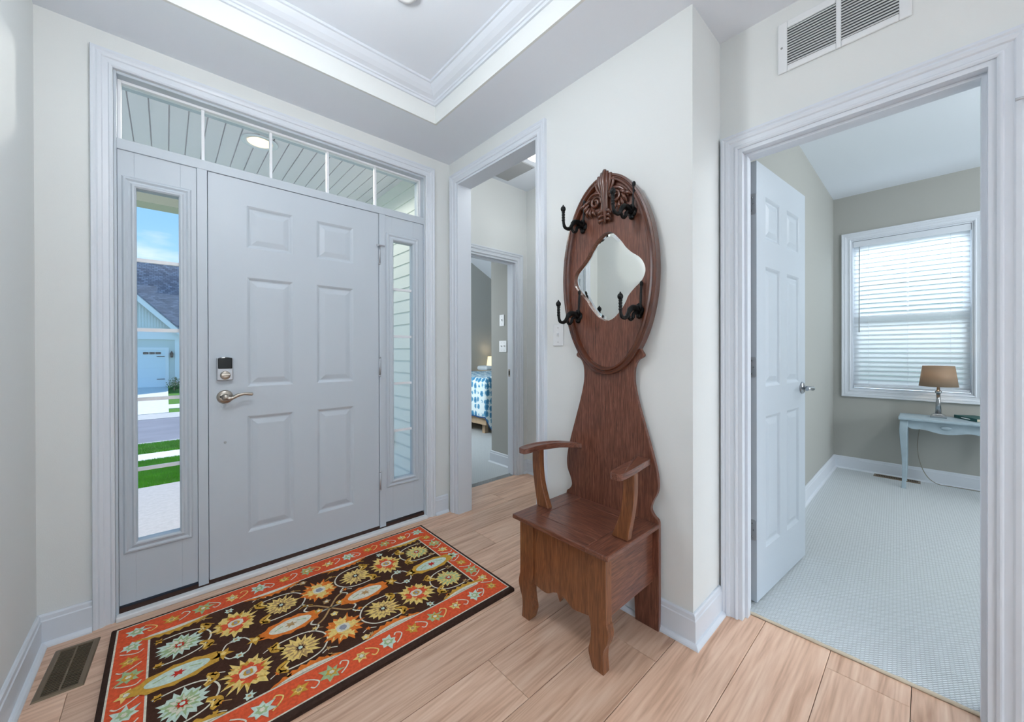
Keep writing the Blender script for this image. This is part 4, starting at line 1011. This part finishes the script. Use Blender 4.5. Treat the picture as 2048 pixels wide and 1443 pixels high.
# quilt draped over the top, the side and the foot, its corner hanging low
def quilt_mesh():
    Y1 = BYh-.55; n = 36
    def hem(t):                         # along the foot: the corner of the quilt hangs lowest
        x = BX0+(BX1-BX0)*t; k = min(1, (x-BX0)/.11); return .27-.20*k+.05*max(0, (x-BX0-.3))
    mb = MB()
    def grid(fn, nu, nv):
        mb.add([fn(i/nu, j/nv) for i in range(nu+1) for j in range(nv+1)], [(i*(nv+1)+j, (i+1)*(nv+1)+j, (i+1)*(nv+1)+j+1, i*(nv+1)+j+1) for i in range(nu) for j in range(nv)], 0, True)
    rr = .05
    grid(lambda u, v: (BX0-.005+rr+(BX1-BX0-.02-rr)*u, BYf-.005+rr+(Y1-BYf-rr)*v, BT+.012+.004*sin(u*19)*sin(v*17)), 30, 30)
    def side(u, v):
        y = BYf-.02+(Y1-BYf+.02)*u; z = BT+.012-(BT+.012-.27)*v
        out = min(1, v*9); w = .010*sin(y*26)*v
        return (BX0-.005+rr*(1-out)-.02*out-w, y+rr*(1-min(1, u*20))*(1-out), z if v > .08 else BT+.012-rr*(v/.08)**2*.6)
    def foot(u, v):
        x = BX0-.02+(BX1-BX0+.02)*u; hz = hem(u); z = BT+.012-(BT+.012-hz)*v
        out = min(1, v*9); w = .012*sin(x*21)*v
        return (x+rr*(1-min(1, u*20))*(1-out), BYf-.005+rr*(1-out)-.02*out-w, z if v > .08 else BT+.012-rr*(v/.08)**2*.6)
    grid(side, n, 20); grid(foot, n, 20)
    q = mb.build('quilt', 'quilt', bd); m = q.modifiers.new('t', 'SOLIDIFY'); m.thickness = .010
    MB().tube([side(i/n, 1) for i in range(n+1)], .009, 6).tube([foot(i/n, 1) for i in range(n+1)], .009, 6).build('piping', 'piping_blue', q)
quilt_mesh()
for x, w in ((3.60, .30), (4.63, .11)):
    p = MB().box(x-w, x+w, 5.70, 6.0, BT+.01, BT+.095).build('pillow', 'bed_linen', bd, bevel=.04, seg=4)
ns = empty('nightstand', (5.0, 6.08, .006), 'small wooden nightstand beside the bed', 'nightstand')
MB().box(4.78, 5.22, 5.9, 6.27, .60, .63).build('top', 'bed_wood', ns, bevel=.004); MB().box(4.80, 5.20, 5.92, 6.26, .35, .60).build('drawer_box', 'bed_wood', ns, bevel=.003)
for x in (4.82, 5.18):
    for y in (5.94, 6.24): MB().box(x-.02, x+.02, y-.02, y+.02, .006, .35).build('leg', 'bed_wood', ns)
BL = (5.0, 6.08, .63)
bl2 = empty('table_lamp', BL, 'glowing cream bedside lamp behind the bed', 'lamp')
MB().lathe([(.06, 0), (.06, .012), (.02, .02), (.035, .09), (.04, .14), (.012, .19), (.008, .25)], BL, 20).build('base', 'bed_linen', bl2)
MB().lathe([(.13, .21), (.10, .44)], BL, 32).build('shade', 'shade_cream', bl2)
b_ = _bm.new(); b_.from_mesh(bl2.children[-1].data); _bm.ops.delete(b_, geom=[f for f in b_.faces if len(f.verts) > 4], context='FACES'); b_.to_mesh(bl2.children[-1].data); b_.free()
MB().ball((BL[0], BL[1], BL[2]+.30), .028, sc=(1, 1, 1.3)).build('bulb', 'lamp_glow', bl2)
light('bedside_lamp', 'POINT', (BL[0], BL[1], BL[2]+.32), 5, (1, .86, .68), radius=.03)

# ------------------------------------------------------------------ porch
struct('porch_slab', MB().box(-6, XS+.02, YFO, 4.97, -.30, -.10), 'concrete', 'pale concrete porch slab outside the entry door')
pc = empty('porch_ceiling', (0, 3.4, 2.6), 'cream beadboard porch ceiling seen through the transom', kind='structure')
MB().box(-6, XS, YFO, 4.45, 2.612, 2.75).build('deck', 'soffit_vinyl', pc)
x = -.1575-.0875*6; first = None
while x < XS-.02:
    w = min(.0875, XS-x)
    mb = MB().box(x+.003, x+w-.003, YFO, 4.32, 2.600, 2.6115)
    mb.build('board', 'soffit_vinyl', pc, bevel=.002, seg=1)
    x += .0875
struct('porch_beam', MB().box(-6, XS, 4.30, 4.50, 2.40, 2.62), 'beam_beige', 'beige porch beam across the top of the street view')
pl = empty('porch_ceiling_light', (.475, 3.06, 2.6), 'recessed porch ceiling light with warm bulb', 'light')
MB().lathe([(.070, 0), (.105, -.002), (.108, -.006), (.100, -.010), (.080, -.008), (.070, .004)], (.475, 3.06, 2.6), 36).build('trim_ring', 'bright_white', pl)
MB().lathe([(.072, -.006), (.05, -.003), (.001, -.002)], (.475, 3.06, 2.6), 30).build('lens', 'lamp_glow', pl)
light('porch_lamp', 'SPOT', (.475, 3.06, 2.588), 44, (1, .95, .88), rot=(0, 0, 0), radius=.05).data.spot_size = radians(165)
ws = empty('wall_siding', (XS, 4.4, -.1), 'cream lap siding of the wing beside the porch', kind='structure')
MB().box(XS+.004, XS+.03, YFO, 6.45, -.3, 2.9).build('sheathing', 'siding_cream', ws)
first = None
for i in range(28):
    z = -.10+i*.1
    if first is None:
        pr = [(0, 0), (-.013, .0), (-.012, .012), (-.002, .1), (.004, .1)]
        first = MB().prism([(a, b) for a, b in pr], lambda a, b, d: (a, d, b), YFO-4.4, 6.45-4.4).build('siding_board', 'siding_cream', ws, local=True); o = first
    else: o = inst(first, ws)
    o.location = (0, 0, z+.1)
ob = empty('outlet_box', (XS-.012, 3.18, .42), 'white weatherproof outlet box on the cream siding', 'outlet')
MB().box(XS-.06, XS-.010, 3.13, 3.22, .37, .49).build('box', 'plastic_white', ob, bevel=.008); MB().box(XS-.066, XS-.06, 3.14, 3.21, .38, .48).build('cover', 'lead_grey', ob, bevel=.002)
for pts, lb in (([(XS-.018, 3.16, 1.90), (XS-.016, 3.175, 1.80), (XS-.018, 3.18, 1.70), (XS-.016, 3.19, 1.62)], 'thin upper cord hanging on the cream siding'), ([(XS-.018, 3.15, .86), (XS-.016, 3.165, .74), (XS-.018, 3.175, .64), (XS-.03, 3.18, .48)], 'thin lower cord running to the outlet box')):
    tag(MB().tube(catmull(pts, 5), .0025, 6).build('cord', 'cable_grey'), lb, 'cord')

# ------------------------------------------------------------------ street and house opposite
W = 26
def strip_ground(name, label, ya, za, yb, zb, m, th=.3, x0=-W, x1=W, kind='structure'):
    mb = MB().add([(x0, ya, za), (x1, ya, za), (x1, yb, zb), (x0, yb, zb), (x0, ya, za-th), (x1, ya, za-th), (x1, yb, zb-th), (x0, yb, zb-th)], [(0, 1, 2, 3), (7, 6, 5, 4), (0, 4, 5, 1), (1, 5, 6, 2), (2, 6, 7, 3), (3, 7, 4, 0)])
    return tag(mb.build(name, m), label, kind=kind)
strip_ground('lawn', 'green front lawn sloping from the porch to the sidewalk', 4.97, -.13, 9.0, -.69, 'lawn_soil')
strip_ground('sidewalk', 'pale concrete sidewalk across the front lawn', 9.0, -.665, 10.2, -.79, 'sidewalk')
strip_ground('lawn_verge', 'green grass verge between sidewalk and street', 10.2, -.80, 11.85, -.89, 'lawn_soil')
strip_ground('curb', 'near concrete curb of the street', 11.85, -.87, 12.0, -.88, 'curb')
strip_ground('street', 'grey asphalt street', 12.0, -.90, 18.0, -1.13, 'asphalt')
strip_ground('curb_far', 'far concrete gutter of the street', 18.0, -1.12, 19.3, -1.10, 'curb')
strip_ground('lawn_far', 'green lawn of the house opposite', 19.3, -1.10, 40, -.70, 'lawn_soil')
strip_ground('driveway', 'bright concrete driveway of the house opposite', 19.3, -1.085, 29.0, -.75, 'sidewalk', th=.2, x0=-5.5, x1=.06)
strip_ground('sidewalk_far', 'strip of sidewalk beside the opposite driveway', 20.4, -1.06, 21.6, -1.02, 'sidewalk', th=.2, x0=.06, x1=W)
def grass(name, label, ya, za, yb, zb, n, h):
    mb = MB()
    for _ in range(n):
        t = random.random(); y = ya+(yb-ya)*t; z = za+(zb-za)*t; x = random.uniform(-.75, .75)*(y/6)
        a = random.uniform(0, pi); w = .006; hh = h*random.uniform(.6, 1.2); lx, ly = random.uniform(-.02, .02), random.uniform(-.02, .02)
        mb.add([(x-w*cos(a), y-w*sin(a), z-.004), (x+w*cos(a), y+w*sin(a), z-.004), (x+lx, y+ly, z+hh)], [(0, 1, 2)])
    return tag(mb.build(name, 'grass_blade'), label, 'grass', kind='stuff')
grass('grass', 'mown grass blades of the front lawn', 4.98, -.132, 8.98, -.688, 22000, .045)
grass('verge_grass', 'mown grass blades of the verge by the street', 10.22, -.802, 11.83, -.888, 9000, .045)
hs_ = empty('house', (-3, 29, -.77), 'pale house with gabled garage across the street', 'house')
HG = -.77
MB().box(-7.5, .50, 29.0, 29.2, HG, 2.55).build('garage_wall', 'house_siding', hs_)
MB().box(.50, 7.5, 31.0, 31.2, HG, 2.55).box(.45, .62, 29.0, 31.0, HG, 2.55).build('side_wall', 'house_siding', hs_)
first = None
for i in range(16):
    z = 1.43+i*.07 if i > 3 else 1.43+i*.07
for i in range(44):
    z = HG+i*.075
    if z > 2.2: break
    if first is None:
        first = MB().box(.10, .36, 0, .02, 0, .066).build('clapboard', 'house_siding', hs_, local=True); o = first
    else: o = inst(first, hs_)
    o.location = (3.0, -.018, z+.77)
MB().prism([(-7.3, 2.45), (.42, 2.45), (-3.44, 6.6)], onY(28.98, 1), 0, .1).build('gable', 'house_siding', hs_)
for i in range(34):
    x = -3.6+i*.12
    zt = 6.6-(x+3.44)*1.075-.25 if x > -3.44 else 6.2
    if zt > 2.6: (MB().box(x, x+.03, 28.96, 28.98, 2.6, zt)).build('batten', 'house_trim', hs_)
MB().box(-7.5, .55, 28.93, 29.0, 1.90, 2.52).build('frieze_band', 'house_trim', hs_)
# rake board and gable roof
rk = lambda x: 6.75-(x+3.44)*1.075
MB().prism([(-3.44, 6.75), (.72, rk(.72)), (.72, rk(.72)-.34), (-3.44, 6.40)], onY(28.62, 1), 0, .06).build('rake_board', 'house_trim', hs_)
MB().prism([(-3.44, 6.87), (.80, rk(.80)+.10), (.80, rk(.80)), (-3.44, 6.76)], onY(28.60, 1), 0, 2.6).build('garage_roof', 'shingles', hs_)
MB().prism([(-3.44, 6.87), (-7.7, 2.3), (-7.7, 2.2), (-3.44, 6.76)], onY(28.60, 1), 0, 2.6).build('garage_roof', 'shingles', hs_)
MB().add([(-9, 29.12, 2.72), (9, 29.12, 2.72), (9, 34, 6.95), (-9, 34, 7.25), (-9, 29.12, 2.57), (9, 29.12, 2.57), (9, 34, 6.8), (-9, 34, 7.1)], [(0, 1, 2, 3), (7, 6, 5, 4), (0, 4, 5, 1), (1, 5, 6, 2), (2, 6, 7, 3), (3, 7, 4, 0)]).build('main_roof', 'shingles', hs_)
MB().box(.36, .56, 28.94, 29.0, HG, 2.3).build('corner_board', 'house_trim', hs_)
gd = MB().box(-4.6, -.05, 28.97, 29.0, HG+.02, 1.31).build('garage_door', 'garage_white', hs_)
for i in range(4): MB().box(-4.6, -.05, 28.962, 28.97, HG+.04+i*.52, HG+.54+i*.52).build('door_section', 'garage_white', gd, bevel=.006, seg=1)
for c in (-.95, -2.02, -3.1, -4.2):
    for k in range(3): MB().box(c+k*.25, c+k*.25+.225, 28.945, 28.962, 1.07, 1.19).build('pane', 'garage_glass', gd)
for z in (.93, -.34): MB().box(-.40, -.07, 28.945, 28.962, z, z+.035).build('strap_hinge', 'rubber_black', gd)
MB().box(-.05, .10, 28.93, 29.0, HG, 1.45).box(-4.8, -4.6, 28.93, 29.0, HG, 1.45).box(-4.6, -.05, 28.93, 29.0, 1.31, 1.45).build('garage_casing', 'house_trim', hs_)
ln = empty('wall_lantern', (.22, 28.9, .95), 'dark carriage lantern beside the garage door opposite', 'lantern')
MB().lathe([(.03, .0), (.07, .02), (.085, .22), (.10, .24), (.04, .32), (.01, .38)], (.22, 28.86, .88), 6, smooth=False).build('lantern_body', 'cast_iron', ln); MB().box(.18, .26, 28.92, 28.985, .95, 1.15).build('bracket', 'cast_iron', ln)
MB().lathe([(.058, .03), (.070, .20)], (.22, 28.86, .885), 6, smooth=False).build('lantern_glass', 'lamp_glow' if False else 'cable_grey', ln)
def shrub(name, label, c, r, n=260):
    mb = MB(); e = empty(name, c, label, 'shrub', 'shrubs by the garage opposite')
    for _ in range(n):
        a, b = random.uniform(0, 2*pi), random.uniform(0, pi/2); q = r*random.uniform(.35, 1)
        p = Vector((c[0]+q*cos(a)*cos(b), c[1]+q*sin(a)*cos(b), c[2]+q*sin(b)*1.1)); s = .07
        d = Vector((random.uniform(-1, 1), random.uniform(-1, 1), random.uniform(-.2, 1))).normalized()*s; k = d.cross(Vector((.3, .2, .9))).normalized()*s*.4
        mb.add([p-d*.5, p+k, p+d, p-k], [(0, 1, 2, 3)])
    mb.build('foliage', 'shrub_green', e)
    MB().tube([(c[0], c[1], c[2]-.1), (c[0], c[1], c[2]+r*.6)], .03, 6).build('stem', 'bed_wood', e)
shrub('shrub', 'leafy green shrub at the corner of the garage opposite', (.38, 28.35, -.76), .50)
shrub('shrub', 'low green shrub at the edge of the driveway opposite', (.30, 27.2, -.80), .30, 160)

nb = empty('neighbour_house', (8.6, 2, -.5), 'pale neighbouring house wall glimpsed between the blind slats', 'house')
MB().box(8.6, 8.8, -6, 9, -.5, 5).build('wall', 'house_siding', nb)
first = None
for i in range(40):
    if first is None: first = MB().box(-.03, 0, -5, 6, .0, .115).build('clapboard', 'house_siding', nb, local=True); o = first
    else: o = inst(first, nb)
    o.location = (0, 0, .02+i*.13)
struct('lawn_side', MB().box(XD+.14, 8.6, -6, 9, -.5, -.3), 'lawn_soil', 'grass strip beside the den')
